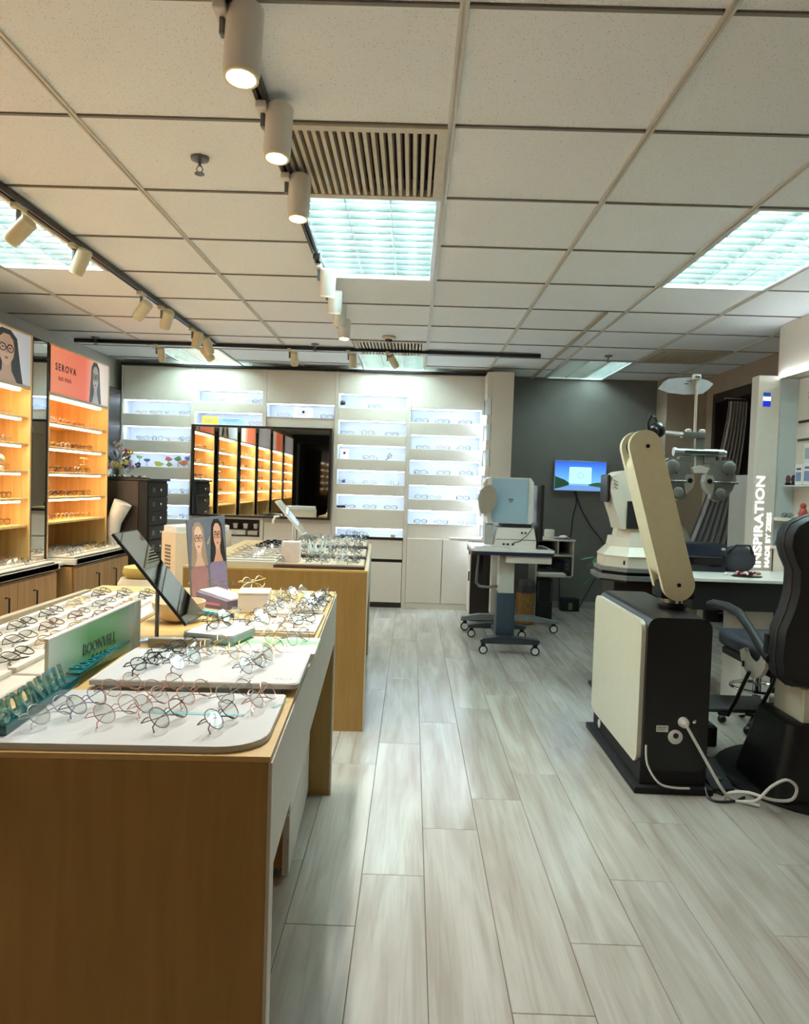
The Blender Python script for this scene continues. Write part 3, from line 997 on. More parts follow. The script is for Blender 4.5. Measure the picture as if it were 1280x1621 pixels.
single('phone', MB().rbox(-.76, -.67, YW + .02, YW + .03, 1.0, 1.025, .003, 1), BLACK, 'dark flat gadget at the left end of the fifth niche', 'gadget', (-.715, YW + .02, 1.0))
single('price_tag', MB().rbox(-.20, -.155, YW - .01, YW + .03, .716, .75, .003, 1), OFFW, 'small beige tag on the counter right of the mirror', 'tag', (-.18, YW, .716))
single('tray', MB().rbox(-.72, -.42, YW - .015, YW + .09, .7155, .724, .003, 1), BLACKM, 'thin black tray on the counter right of the mirror', 'tray', (-.57, YW, .716))
for i, (x, sc) in enumerate(((-.26, .9), (-.225, .9))):
    pass
glasses(Matrix.Translation((-.235, YW + .05, 1.50)) @ Matrix.Rotation(-1.05, 4, 'Y') @ gm(0, 0, 0), 'black eyeglasses propped upright at the right of the third niche', 'eyeglasses in the white wall niches', 'round', F_BLK, LENS, .0016, 'folded')
# painted glass stickers in niche A3 : coloured figures
fig = [((-2.72, 1.42), (60, 80, 120), .030, 'blue'), ((-2.60, 1.385), (160, 160, 60), .045, 'olive'), ((-2.50, 1.44), (150, 70, 60), .035, 'red'), ((-2.49, 1.385), (110, 130, 80), .030, 'green'),
       ((-2.40, 1.445), (60, 90, 50), .036, 'dark green'), ((-2.34, 1.405), (160, 90, 50), .045, 'orange'), ((-2.29, 1.45), (50, 60, 120), .040, 'navy'), ((-2.80, 1.45), (90, 120, 60), .03, 'leaf green')]
for i, ((x, z), c, r_, nm) in enumerate(fig):
    pts = [(x + r_ * (1 + .25 * math.sin(3 * a + i)) * math.cos(a), z + r_ * .62 * (1 + .2 * math.cos(2 * a + i)) * math.sin(a)) for a in [2 * PI * k / 14 for k in range(14)]]
    zb_ = 1.359
    t = thing('toy_figure', 'small %s paper cut-out figure standing in the third niche at far left' % nm, 'figure', (x, YW + .07, zb_), 0, 'colourful cut-outs in a niche')
    part('figure_body', MB().prism(pts, .010, Matrix.Translation((0, YW + .065, 0))), mat('figure_' + nm.replace(' ', '_'), c, .5), t)
    part('figure_stick', MB().cyl((x, YW + .07, zb_ + .001), (x, YW + .07, z), .0025, 6), INKB, t)

# wall mirror in its black frame
t = thing('framed_mirror', 'wide black framed mirror on the white display wall reflecting the wooden cabinets', 'mirror', (-1.53, YW - .03, .87))
f = MB()
mx0, mx1, mz0, mz1 = -2.235, -.822, .872, 1.795
for a in ((mx0, mx1, mz0, mz0 + .022), (mx0, mx1, mz1 - .022, mz1), (mx0, mx0 + .022, mz0 + .022, mz1 - .022), (mx1 - .022, mx1, mz0 + .022, mz1 - .022)):
    f.box(a[0], a[1], YW - .045, YW - .001, a[2], a[3])
part('frame', f, BLACK, t)
part('mirror_pane', MB().box(mx0 + .022, mx1 - .022, YW - .022, YW - .015, mz0 + .022, mz1 - .022), MIRROR, t)

# ================================================================== WOODEN CABINETS (left wall)
XF = -2.60
def print_face(t, M, w_, h_, hair=(30, 26, 26), skin=(214, 176, 156), gl=(40, 24, 20), big=False):
    """a printed woman with long hair and spectacles, flat layers on the poster, M: local XZ plane facing -Y, centre origin"""
    def flat(nm, pts, y, c, mn):
        part(nm, MB().prism(pts, .0003, M @ Matrix.Translation((0, -y, 0))), mat(mn, c, .4, var=.02), t)
    e = lambda cx, cz, rx, rz, n=18: [(cx + rx * math.cos(2 * PI * k / n), cz + rz * math.sin(2 * PI * k / n)) for k in range(n)]
    flat('printed_hair', [(-w_ * .34, h_ * .12), (-w_ * .30, h_ * .36), (-w_ * .14, h_ * .49), (w_ * .12, h_ * .49), (w_ * .30, h_ * .36), (w_ * .36, h_ * .05), (w_ * .42, -h_ * .25), (w_ * .48, -h_ * .5), (-w_ * .45, -h_ * .5), (-w_ * .40, -h_ * .2)], .0004, hair, 'print_hair%d' % hair[0])
    flat('printed_neck', [(-w_ * .11, -h_ * .1), (w_ * .13, -h_ * .1), (w_ * .15, -h_ * .30), (w_ * .30, -h_ * .5), (-w_ * .26, -h_ * .5), (-w_ * .12, -h_ * .3)], .0008, tuple(int(v * .92) for v in skin), 'print_neck%d' % skin[0])
    flat('printed_face', [(0, -h_ * .22), (w_ * .11, -h_ * .16), (w_ * .20, -h_ * .02), (w_ * .225, h_ * .14), (w_ * .19, h_ * .30), (w_ * .08, h_ * .39), (-w_ * .08, h_ * .39), (-w_ * .19, h_ * .30), (-w_ * .225, h_ * .14), (-w_ * .20, -h_ * .02), (-w_ * .11, -h_ * .16)], .0012, skin, 'print_skin%d' % skin[0])
    for s_ in (-1, 1):
        flat('printed_eye', e(s_ * w_ * .10, h_ * .13, w_ * .038, h_ * .014), .0016, (50, 34, 28), 'print_eye')
        flat('printed_brow', [(s_ * w_ * .04, h_ * .185), (s_ * w_ * .16, h_ * .20), (s_ * w_ * .16, h_ * .212), (s_ * w_ * .04, h_ * .20)], .0016, (60, 44, 38), 'print_brow')
        part('printed_spectacles', MB().tube([M @ Vector((p[0], -.0022, p[1])) for p in e(s_ * w_ * .105, h_ * .125, w_ * .085, h_ * .068, 16)], w_ * .008, 4, closed=True), mat('print_specs', gl, .4), t)
    part('printed_spectacles', MB().tube([M @ Vector((-w_ * .02, -.0022, h_ * .14)), M @ Vector((w_ * .02, -.0022, h_ * .14))], w_ * .008, 4), mat('print_specs', gl, .4), t)
    flat('printed_nose', [(-w_ * .02, h_ * .03), (w_ * .03, h_ * .03), (w_ * .01, h_ * .10)], .0016, tuple(int(v * .85) for v in skin), 'print_nose%d' % skin[0])
    flat('printed_lips', [(-w_ * .06, -h_ * .055), (-w_ * .02, -h_ * .04), (0, -h_ * .045), (w_ * .02, -h_ * .04), (w_ * .06, -h_ * .055), (w_ * .02, -h_ * .085), (-w_ * .02, -h_ * .085)], .0016, (176, 70, 66), 'print_lips')

ZC = .645
cabs = []
def wood_cabinet(y0, y1, label, hdr, idx, full=True):
    t = thing('wooden_cabinet', label, 'cabinet', (-2.8, (y0 + y1) / 2, 0), 0, 'honey wood display cabinets')
    xb = XL + .003
    part('side_panel', MB().box(xb, XF, y0, y0 + .018, 0, 2.18), OAK, t)
    part('side_panel', MB().box(xb, XF, y1 - .018, y1, 0, 2.18), OAK, t)
    part('back_panel', MB().box(xb, xb + .012, y0 + .018, y1 - .018, ZC, 2.18), OAK, t)
    part('top_board', MB().box(xb, XF, y0 + .018, y1 - .018, 2.17, 2.18), OAK, t)
    h = part('header_poster', MB().box(XF - .02, XF - .002, y0 + .02, y1 - .02, 1.835, 2.168), hdr, t)
    part('header_edge', MB().box(XF - .03, XF, y0 + .018, y1 - .018, 1.812, 1.833), mat('brass_edge', (170, 150, 110), .4, .3), t)
    part('header_edge', MB().box(XF - .018, XF, y0, y0 + .018, 1.835, 2.17), mat('brass_edge', (170, 150, 110), .4, .3), t)
    zz = [1.63, 1.45, 1.265, 1.08, .90]
    for k, z in enumerate(zz):
        s_ = part('shelf', MB().rbox(xb + .012, XF - .012, y0 + .0185, y1 - .0185, z - .018, z, .002, 1), OAK, t)
        if k < 4:
            part('light_strip', MB().box(XF - .050, XF - .018, y0 + .04, y1 - .10, z - .030, z - .0185), LEDW, t, 'glowing warm light strip')
    part('light_strip', MB().box(XF - .060, XF - .025, y0 + .04, y1 - .10, 1.795, 1.811), LEDW, t, 'glowing warm light strip')
    # lower cupboard with counter
    XC = -2.42
    part('cupboard', MB().box(xb + .02, XC, y0 + .0185, y1 - .0185, 0, .585).box(XF, XC, y0, y0 + .0185, 0, .585).box(XF, XC, y1 - .0185, y1, 0, .585), OAKD, t)
    part('counter', MB().rbox(xb + .013, XC + .03, y0 + .0185, y1 - .0185, .60, ZC, .004, 2).rbox(XF + .001, XC + .03, y0 - .0, y1, .60, ZC, .004, 1), mat('pale_stone_counter', (206, 198, 186), .35), t)
    for a in (0, 1):
        q = (y1 - y0 - .04) / 2
        d = part('door', MB().rbox(XC, XC + .018, y0 + .02 + q * a + .003, y0 + .02 + q * (a + 1) - .003, .05, .575, .002, 1), OAKD, t)
        ym = y0 + .02 + q * (a + .72 if a == 0 else 1.0 + .38)
        hnd = MB().tube([(XC + .018, ym, .36), (XC + .042, ym, .36), (XC + .042, ym, .50), (XC + .018, ym, .50)], .006, 6)
        o = link('door_handle', hnd.mesh('door_handle', BLACKM, WM[t].inverted()), d); o['label'] = 'black door handle'
    return t, zz
HO = gradmat('orange_poster', [(0, (240, 140, 98)), (.55, (240, 104, 72)), (.72, (240, 168, 138)), (.8, (236, 214, 206)), (1, (214, 198, 190))], 'Y', -.5, .5, .5, .22)  # slight emission added to brighten the print, as if backlit
HW = gradmat('pale_poster', [(0, (206, 200, 204)), (.6, (216, 214, 222)), (1, (196, 196, 204))], 'Y', -.5, .5, .5, .12)  # weaker added emission, same backlit look
ys = [(5.21, 6.24), (3.95, 4.98), (2.69, 3.72), (1.43, 2.46), (.17, 1.20), (-1.09, -.06)]
labs = ['wooden display cabinet under the orange poster at the far end', 'wooden display cabinet cut by the left edge of the photo',
        'third wooden cabinet seen only in the wall mirror', 'fourth wooden cabinet seen only in the wall mirror', 'fifth wooden cabinet seen only in the wall mirror', 'sixth wooden cabinet seen only in the wall mirror']
wc = ['gold', 'rose gold', 'brown', 'black', 'pink', 'clear grey', 'silver']
for i, (y0, y1) in enumerate(ys):
    t, zz = wood_cabinet(y0, y1, labs[i], HO if i % 2 == 0 else HW, i)
    cabs.append(t)
    rr = random.Random(50 + i)
    if i < 2:
        shn = ['top', 'second', 'third', 'fourth', 'fifth', 'counter']
        for k, z in enumerate(zz + [ZC]):
            n = [6, 6, 5, 7, 6, 6][k]
            for j in range(n):
                y = y0 + .12 + (y1 - y0 - .26) * j / (n - 1)
                if i == 1 and y < 4.35: continue
                c = rr.choice(wc) if k != 3 else rr.choice(['black', 'brown', 'black'])
                if k == 5: continue
                nm = 'orange poster cabinet' if i == 0 else 'left edge cabinet'
                glasses(gm(XF - .10 + rr.uniform(-.02, .02), y, z + .001, PI / 2 + rr.uniform(-.15, .15)), '%s eyeglasses, %s shelf of the %s, %s from near end' % (c, shn[k], nm, ordinal(j)),
                        'eyeglasses on the wooden cabinet shelves', rr.choice(['round', 'boston', 'cat', 'square']), FC[c], LENS, .0017, 'open')
    else:
        for k, z in enumerate(zz):
            for j in range(3):
                y = y0 + .25 + .26 * j
                c = rr.choice(['gold', 'clear grey', 'brown'])
                glasses(gm(XF - .09, y, z + .001, PI / 2), '%s eyeglasses in the mirrored %s cabinet, %s shelf, %s from near end' % (c, ordinal(i), ordinal(k), ordinal(j)), 'eyeglasses on shelves seen in the mirror', 'round', FC[c], LENS, .0022, 'folded')
# counter trays with many glasses
CRM = mat('cream_tray', (198, 190, 176), .5, var=.02)
for i, (y0, y1) in enumerate(ys[:2]):
    for q in range(2):
        a = y0 + .03 + (y1 - y0 - .06) * q / 2; b_ = a + (y1 - y0 - .06) / 2 - .01
        nm = 'under the orange poster' if i == 0 else 'at the left edge'
        t = thing('display_tray', 'cream ridged tray on the counter %s, %s half' % (nm, 'near' if q == 0 else 'far'), 'tray', (-2.56, (a + b_) / 2, ZC), 0, 'trays on the wooden counters')
        m_ = MB().rbox(-2.74, -2.41, a, b_, ZC + .0005, ZC + .014, .003, 1)
        part('tray_board', m_, CRM, t)
        for k in range(3):
            x = -2.70 + .11 * k
            part('tray_ridge', MB().rbox(x, x + .02, a + .005, b_ - .005, ZC + .014, ZC + .024, .002, 1), CRM, t)
        rr = random.Random(70 + i * 2 + q)
        cnt = 0
        for k in range(3):
            for j in range(3):
                if i == 1 and q == 0: continue
                cnt += 1
                c = rr.choice(['gold', 'brown', 'black', 'clear grey', 'rose gold'])
                glasses(gm(-2.66 + .10 * k, a + .10 + (b_ - a - .18) * j / 2, ZC + .0145, PI / 2 + rr.uniform(-.2, .2), -.5), '%s eyeglasses, counter tray %s, %s half, row %s, place %s' % (c, nm, 'near' if q == 0 else 'far', ['one', 'two', 'three'][k], ordinal(j)),
                        'eyeglasses on the counter trays', rr.choice(['round', 'square', 'oval']), FC[c], LENS, .0016, 'folded')
# poster prints
Mh = frame3((XF - .0018, 5.97, 2.0), (0, 1, 0), (0, 0, 1))
print_face(cabs[0], Mh, .24, .33, skin=(226, 206, 202))
text('poster_lettering', 'SEROVA', .072, INKB, cabs[0], frame3((XF - .001, 5.30, 2.005), (0, 1, 0), (0, 0, 1)), .0006, spacing=1.35, bold=.0012)
text('poster_lettering', 'RES PERR', .038, mat('red_ink', (150, 44, 40), .5), cabs[0], frame3((XF - .001, 5.35, 1.935), (0, 1, 0), (0, 0, 1)), .0006, spacing=1.35, bold=.0008)
Mh = frame3((XF - .0018, 4.66, 2.0), (0, 1, 0), (0, 0, 1))
print_face(cabs[1], Mh, .42, .33, skin=(216, 170, 148))
# mirror strips between cabinets
for i in range(5):
    a, b_ = ys[i + 1][1] + .003, ys[i][0] - .003
    t = thing('mirror_panel', ['tall narrow mirror strip between the two wooden cabinets', 'tall narrow mirror strip between the second and third wooden cabinets', 'tall narrow mirror strip between the third and fourth wooden cabinets', 'tall narrow mirror strip between the fourth and fifth wooden cabinets', 'tall narrow mirror strip between the fifth and sixth wooden cabinets'][i],
              'mirror', (XF, (a + b_) / 2, 0), 0, 'mirror strips between cabinets')
    part('backing_board', MB().box(XL + .01, XF - .012, a, b_, 0, 2.18), BLACKM, t)
    part('mirror_pane', MB().box(XF - .012, XF - .006, a + .006, b_ - .006, .62, 2.17), MIRROR, t)
    part('edge_strip', MB().box(XF - .012, XF + .001, a, a + .006, .0, 2.18).box(XF - .012, XF + .001, b_ - .006, b_, .0, 2.18), mat('dark_edge', (48, 38, 32), .4), t)
    part('low_shelf', MB().rbox(XF - .005, -2.47, a, b_, .60, .625, .003, 1), mat('pale_stone_counter', (206, 198, 186), .35), t)
# white flower ornament in cabinet 1 and jewellery stand
t = thing('flower_ornament', 'cream peony ornament on a shelf of the left edge cabinet', 'ornament', (XF - .10, 4.72, 1.265))
rr = random.Random(5)
part('ornament_base', MB().lathe([(.05, 0), (.055, .02), (.03, .03)], 16, Matrix.Translation((XF - .10, 4.72, 1.266))), BEIGEL, t)
for k in range(12):
    a = rr.uniform(0, 6.28); r_ = rr.uniform(.0, .04)
    M = Matrix.Translation((XF - .10 + r_ * math.cos(a), 4.72 + r_ * 1.4 * math.sin(a), 1.30 + rr.uniform(0, .06))) @ Matrix.Rotation(a, 4, 'Z') @ Matrix.Rotation(rr.uniform(.2, 1.1), 4, 'Y')
    part('petal', MB().ball((0, 0, 0), .036, .030, .012, 8, 6, M), BEIGEL, t)
t = thing('jewellery_rack', 'tiny two tier gold rack on the third shelf under the orange poster', 'rack', (XF - .10, 6.0, 1.265))
b = MB().cyl((XF - .10, 6.0, 1.266), (XF - .10, 6.0, 1.40), .004, 8).lathe([(.03, 0), (.03, .006), (.004, .008)], 14, Matrix.Translation((XF - .10, 6.0, 1.266)))
part('stem', b, F_GLD, t)
for z in (1.33, 1.385):
    part('cross_arm', MB().cyl((XF - .10, 5.92, z), (XF - .10, 6.08, z), .005, 8), F_GLD, t)

# ================================================================== DISPLAY TABLES
TZ = .815
TY = .0455       # both tables stand slightly turned
def table(name, label, loc, W, L):
    """origin at the right front corner on the floor; local -X into the table, +Y away"""
    t = thing(name, label, 'display table', loc, TY)
    SIDE = mat('white_grey_laminate', (192, 188, 176), .45, var=.03)
    pt = lambda n, mb, m, l=None: part(n, mb, m, t, l, world=False)
    pt('end_panel', MB().box(-W, -.0065, 0, .045, 0, TZ - .0095), TAN, 'dark tan wood end panel')
    pt('end_panel', MB().box(-W, -.0065, L - .045, L, 0, TZ - .0095), TAN, 'dark tan wood end panel')
    pt('end_panel_edge', MB().box(-.006, 0, 0, .045, 0, TZ - .010), SIDE)
    pt('end_panel_edge', MB().box(-.006, 0, L - .045, L, 0, TZ - .010), SIDE)
    pt('table_top', MB().box(-W, -.003, .0, L, TZ - .009, TZ), TANEDGE, 'light tan top')
    pt('top_frame', MB().box(-W + .02, -.02, .046, L - .046, TZ - .05, TZ - .0095), TAN)
    pt('apron', MB().box(-.016, 0, .0455, L * .52, .620, TZ - .0095), SIDE)
    pt('apron', MB().box(-.016, 0, L * .52 + .002, L - .0455, .620, TZ - .0095), SIDE)
    pt('back_apron', MB().box(-W, -W + .018, .0455, L - .0455, .4, TZ - .0095), TAN)
    # drawer block on castors at the far half
    y0, y1 = L * .615, L - .05
    pt('drawer_block', MB().box(-W + .14, -.111, y0 + .02, y1, .035, .60), TAN)
    for k in range(3):
        d = part('drawer_front', MB().rbox(-.110, -.088, y0 - .001, y1 + .001, .02 + .195 * k + .002, .02 + .195 * (k + 1) - .004, .002, 1), SIDE, t, world=False)
    for yy in (y0 + .04, y1 - .04):
        pt('castor', MB().cyl((-.14, yy - .012, .0175), (-.14, yy + .012, .0175), .017, 12), GREYM)
    return t
T1 = table('display_table', 'near tan display table with white trays of eyeglasses', (-.207, 1.145, 0), .93, 1.79)
T2 = table('display_table', 'far tan display table with white and brown trays of eyeglasses', (-.205, 3.66, 0), .92, 1.70)
T2['label'] = 'far tan display table beyond the near one, covered in small eyeglasses'

WT = mat('white_tray', (192, 195, 196), .35, var=.01)
def tray(pts, z0, z1, label, m=WT, name='display_tray', loc=None, edge=None):
    cx = sum(p[0] for p in pts) / len(pts); cy = sum(p[1] for p in pts) / len(pts)
    t = thing(name, label, 'tray', (cx, cy, z0), TY)
    part('tray_board', MB().plate(pts, z0 + .0004, z1), m, t)
    return t
def rot(pts, c, a=TY):
    ca, sa = math.cos(a), math.sin(a)
    return [(c[0] + (x - c[0]) * ca - (y - c[1]) * sa, c[1] + (x - c[0]) * sa + (y - c[1]) * ca) for x, y in pts]
# ---- front tray : big rounded near-right corner
def corner_tray(x0, x1, y0, y1, r_near, r_small=.008):
    P = []
    for cx, cy, a0, r in ((x1 - r_small, y1 - r_small, 0, r_small), (x0 + r_small, y1 - r_small, 90, r_small), (x0 + r_small, y0 + r_small, 180, r_small), (x1 - r_near, y0 + r_near, 270, r_near)):
        for k in range(7):
            a = R(a0 + 15 * k)
            P.append((cx + r * math.cos(a), cy + r * math.sin(a)))
    return P
ft = tray(rot(corner_tray(-.675, -.224, 1.155, 1.452, .075), (-.22, 1.15)), TZ, TZ + .011, 'front white tray with a big rounded corner at the near end of the table')
Z1 = TZ + .0115
TI = mat('teal_ink', (70, 170, 168), .5)
part('teal_stripe', MB().box(-.475, -.290, 1.305, 1.317, Z1 - .0004, Z1 + .0002), mat('teal_stripe', (128, 192, 200), .4), ft)
text('tray_lettering', 'BOONVELL', .011, mat('green_ink', (110, 170, 160), .5), ft, Matrix.Translation((-.252, 1.36, Z1)) @ Matrix.Rotation(R(-118), 4, 'Z') @ Matrix.Rotation(R(-90), 4, 'X') @ Matrix.Rotation(PI, 4, 'Z'), .0001)
# ---- second tray, raised on a dark plinth
t2 = tray(rot(corner_tray(-.640, -.218, 1.476, 1.765, .018), (-.22, 1.47)), TZ + .014, TZ + .024, 'second white tray raised behind the front one, with dark eyeglasses')
part('tray_plinth', MB().plate(rot(rrect(-.632, -.250, 1.484, 1.757, .01), (-.22, 1.47)), TZ + .0003, TZ + .014), mat('plinth_grey', (104, 108, 108), .5), t2)
part('tray_rim', MB().tube([(p[0], p[1], TZ + .0245) for p in rot(corner_tray(-.636, -.222, 1.480, 1.761, .018), (-.22, 1.47))], .0016, 5, closed=True), WPLAS, t2)
Z2 = TZ + .0245
text('tray_lettering', '· ﹏ LUX ·', .007, mat('grey_ink', (150, 156, 160), .5), t2, Matrix.Translation((-.272, 1.515, Z2)) @ Matrix.Rotation(R(-90), 4, 'X'), .0001) if False else text('tray_lettering', 'S · O · L · E', .007, mat('grey_ink', (150, 156, 160), .5), t2, Matrix.Translation((-.272, 1.515, Z2)) @ Matrix.Rotation(R(-90), 4, 'X'), .0001)
# ---- green edged sheet behind
GS = gradmat('green_sheet', [(0, (224, 228, 224)), (.35, (214, 228, 214)), (.62, (150, 204, 150)), (.8, (168, 214, 176)), (1, (206, 226, 214))], 'Y', -.09, .09, .3)
t3 = tray(rot(rrect(-.515, -.232, 1.80, 1.985, .003), (-.24, 1.9)), TZ, TZ + .012, 'white and green tinted sheet behind the second tray', GS)
Z3 = TZ + .0125
# ---- white pedestal pad with green underside
t4 = thing('display_pad', 'square white pad with a green rim carrying one black pair', 'pad', (-.49, 1.93, TZ), R(-14))
RP = lambda o: rot(rrect(-.57 + o, -.425 - o, 1.86 + o, 2.00 - o, .012), (-.49, 1.93), R(-14))
t4.location.z = Z3
WM[t4] = Matrix.Translation((-.49, 1.93, Z3)) @ Matrix.Rotation(R(-14), 4, 'Z')
part('pad_base', MB().plate(RP(.006), Z3 + .0002, Z3 + .008), mat('pad_green', (120, 176, 150), .4), t4)
part('pad_body', MB().plate(RP(0), Z3 + .008, Z3 + .020), mat('pad_grey', (150, 170, 170), .4), t4)
part('pad_top', MB().plate(RP(.001), Z3 + .020, Z3 + .026), WT, t4)
# ---- pale trays at the far right of table 1
PT = mat('pale_felt', (190, 184, 174), .7, var=.02)
k = 0
for (x0, x1, y0, y1, lab) in ((-.560, -.475, 2.02, 2.24, 'small pale tray left of the centre of the rear group'), (-.470, -.375, 2.05, 2.30, 'small pale tray in the middle front of the rear group'),
                              (-.370, -.262, 2.05, 2.38, 'small pale tray at the right front of the rear group'), (-.455, -.372, 2.32, 2.62, 'pale tray beside the white box'),
                              (-.366, -.272, 2.40, 2.74, 'pale tray at the far right corner of the near table')):
    tt = tray(rot(rrect(x0, x1, y0, y1, .003), (-.25, 2.05), .03), TZ, TZ + .010, lab, PT)
    b = MB()
    for yy in (y0 + .01, y1 - .02):
        b.plate(rot(rrect(x0 + .002, x1 - .002, yy, yy + .01, .001), (-.25, 2.05), .03), TZ + .010, TZ + .014)
    part('tray_ledge', b, mat('tray_ledge', (196, 176, 148), .5), tt)
    k += 1
ZR = TZ + .0105
# ---- white box with one pair on top
t5 = thing('display_box', 'small white cube box with one pair of eyeglasses on top', 'box', (-.515, 2.44, TZ), .12)
t5.location = (-.515, 2.44, TZ)
part('box_body', MB().rbox(-.050, .050, -.05, .05, .0005, .062, .002, 1), WPLAS, t5, world=False)
part('box_lid', MB().rbox(-.052, .052, -.052, .052, .062, .070, .002, 1), WPLAS, t5, world=False)
# ---- leaflet blocks left of the box
t6 = thing('display_block', 'slanted violet and white display block beside the white box', 'block', (-.64, 2.50, TZ), -.5)
part('block_base', MB().prism([(-.07, .0005), (.07, .0005), (.07, .03), (-.07, .05)], .10, Matrix.Translation((0, -.05, 0))), mat('violet_card', (112, 106, 134), .5), t6, world=False)
part('block_top', MB().prism([(-.07, .0505), (.07, .0305), (.07, .036), (-.07, .056)], .085, Matrix.Translation((0, -.035, 0))), WPLAS, t6, world=False)
part('pink_print', MB().box(-.03, .04, -.052, -.0503, .012, .02), mat('pink_ink', (196, 120, 150), .5), t6, world=False)
t7 = thing('display_strip', 'teal acrylic strip lying in front of the violet block', 'sign', (-.63, 2.33, TZ), -.55)
part('strip_body', MB().rbox(-.085, .085, -.022, .022, .0005, .012, .002, 1), TEAL, t7, world=False)
b = MB()
for k in range(8): b.rbox(-.075 + .02 * k, -.063 + .02 * k, -.014, .014, .0125, .015, .001, 1)
part('strip_letters', b, mat('pale_teal', (150, 206, 204), .3), t7, world=False)
# ---- photo standee with two printed faces
YP = R(61)
t8 = thing('photo_stand', 'tall cardboard photo stand with two women wearing spectacles', 'photo stand', (-.745, 2.74, TZ), YP)
BK = mat('standee_blue_grey', (96, 104, 116), .5, var=.05)
tilt = Matrix.Rotation(R(-6), 4, 'X')
b = MB().prism([(-.095, .001), (.095, .001), (.098, .30), (-.098, .285)], .006, tilt)
part('photo_board', b, BK, t8, world=False)
part('rear_strut', MB().prism([(-.03, .001), (.03, .001), (.0, .2)], .004, Matrix.Rotation(R(22), 4, 'X') @ Matrix.Translation((0, .09, 0)) @ Matrix.Rotation(R(0), 4, 'X')), OFFW, t8, world=False)
Wt = WM[t8]
M0 = Wt @ tilt @ Matrix.Translation((-.048, -.0004, .195))
print_face(t8, M0, .092, .165, hair=(150, 132, 110), skin=(212, 176, 156))
part('printed_dress', MB().prism([(-.092, .004), (-.002, .004), (-.006, .10), (-.02, .114), (-.075, .114), (-.092, .10)], .0003, tilt @ Matrix.Translation((0, -.0008, 0))), mat('print_dress', (150, 112, 112), .5), t8, world=False)
M0 = Wt @ tilt @ Matrix.Translation((.05, -.0004, .205))
print_face(t8, M0, .092, .165, hair=(36, 32, 34), skin=(206, 160, 136))
part('printed_dress', MB().prism([(.004, .004), (.094, .004), (.092, .108), (.075, .124), (.02, .124), (.004, .11)], .0003, tilt @ Matrix.Translation((0, -.0008, 0))), mat('print_dress_violet', (128, 118, 150), .5), t8, world=False)
# ---- tilted counter mirror on a post
t9 = thing('counter_mirror', 'tilted counter mirror on a slim post between the trays', 'mirror', (-.664, 1.92, TZ))
a = math.atan2(1.103 - .873, -.765 + .57)
u = Vector((-.765 + .57, 0, 1.103 - .873)).normalized(); n_ = Vector((u.z, 0, -u.x))
if n_.z < 0: n_ = -n_
P0 = Vector((-.570, 1.875, .873)); Lm = .302
def slab(mb, u0, u1, y0, y1, t0, t1):
    V = []
    for uu in (u0, u1):
        for yy in (y0, y1):
            for tt_ in (t0, t1):
                V.append(P0 + u * uu + Vector((0, yy, 0)) + n_ * tt_)
    return mb.add(V, [(0, 1, 3, 2), (4, 6, 7, 5), (0, 4, 5, 1), (2, 3, 7, 6), (0, 2, 6, 4), (1, 5, 7, 3)])
part('mirror_frame', slab(MB(), 0, Lm, 0, .165, -.006, 0), BLACK, t9)
part('mirror_pane', slab(MB(), .003, Lm - .003, .003, .162, .0002, .0015), MIRROR, t9)
part('post', MB().cyl((-.664, 1.925, TZ + .006), (-.664, 1.925, .970), .0055, 12), GREYM, t9)
part('foot', MB().lathe([(.045, 0), (.045, .004), (.008, .007)], 24, Matrix.Translation((-.664, 1.925, TZ + .0005))), CHROME, t9)
# ---- pale bowl behind the mirror
t = thing('display_bowl', 'rounded beige bowl partly hidden behind the tilted mirror', 'bowl', (-.70, 2.22, TZ))
part('bowl_body', MB().lathe([(.035, .001), (.060, .012), (.078, .045), (.080, .062), (.075, .062), (.070, .045), (.052, .016), (.002, .008)], 28, Matrix.Translation((-.70, 2.22, TZ))), mat('beige_ceramic', (206, 186, 154), .4), t)
# ---- clear acrylic box below the mirror
t = thing('clear_holder', 'low clear acrylic holder in front of the tilted mirror foot', 'holder', (-.575, 1.845, TZ))
part('holder_body', MB().rbox(-.655, -.50, 1.835, 1.855, TZ + .001, TZ + .03, .002, 1), mat('grey_acrylic', (150, 146, 136), .2), t)
# ---- printed green sign board with the shop brand
t10 = thing('brand_board', 'upright green gradient sign board lettered between the trays', 'sign', (-.705, 1.63, TZ), 0)
ang = math.atan2(-.690 + .712, 1.83 - 1.44)
Mb = frame3((-.712, 1.44, TZ), (math.sin(ang), math.cos(ang), 0), (0, 0, 1))
GB = gradmat('green_board', [(0, (196, 212, 202)), (.2, (150, 190, 160)), (.42, (84, 152, 96)), (.75, (84, 140, 100)), (.9, (96, 134, 122)), (1, (130, 150, 146))], 'Y', -.19, .2, .25)
part('sign_panel', MB().prism([(0, .001), (.39, .001), (.39, .118), (0, .104)], .008, Mb), GB, t10)
part('sign_top_edge', MB().prism([(0, .1045), (.39, .1185), (.39, .122), (0, .108)], .012, Mb), WPLAS, t10)
part('sign_end', MB().prism([(.391, .001), (.431, .001), (.431, .12), (.391, .12)], .008, Mb), mat('sign_end', (150, 168, 160), .4), t10)
DG = mat('dark_green_ink', (40, 80, 56), .5)
text('sign_lettering', 'BOONVELL', .034, DG, t10, Mb @ Matrix.Translation((.135, -.0006, .044)), .0004, sx=.92, bold=.0003)
text('sign_lettering', '博 恩 威 尔', .011, DG, t10, Mb @ Matrix.Translation((.175, -.0006, .027)), .0004, spacing=1.5)
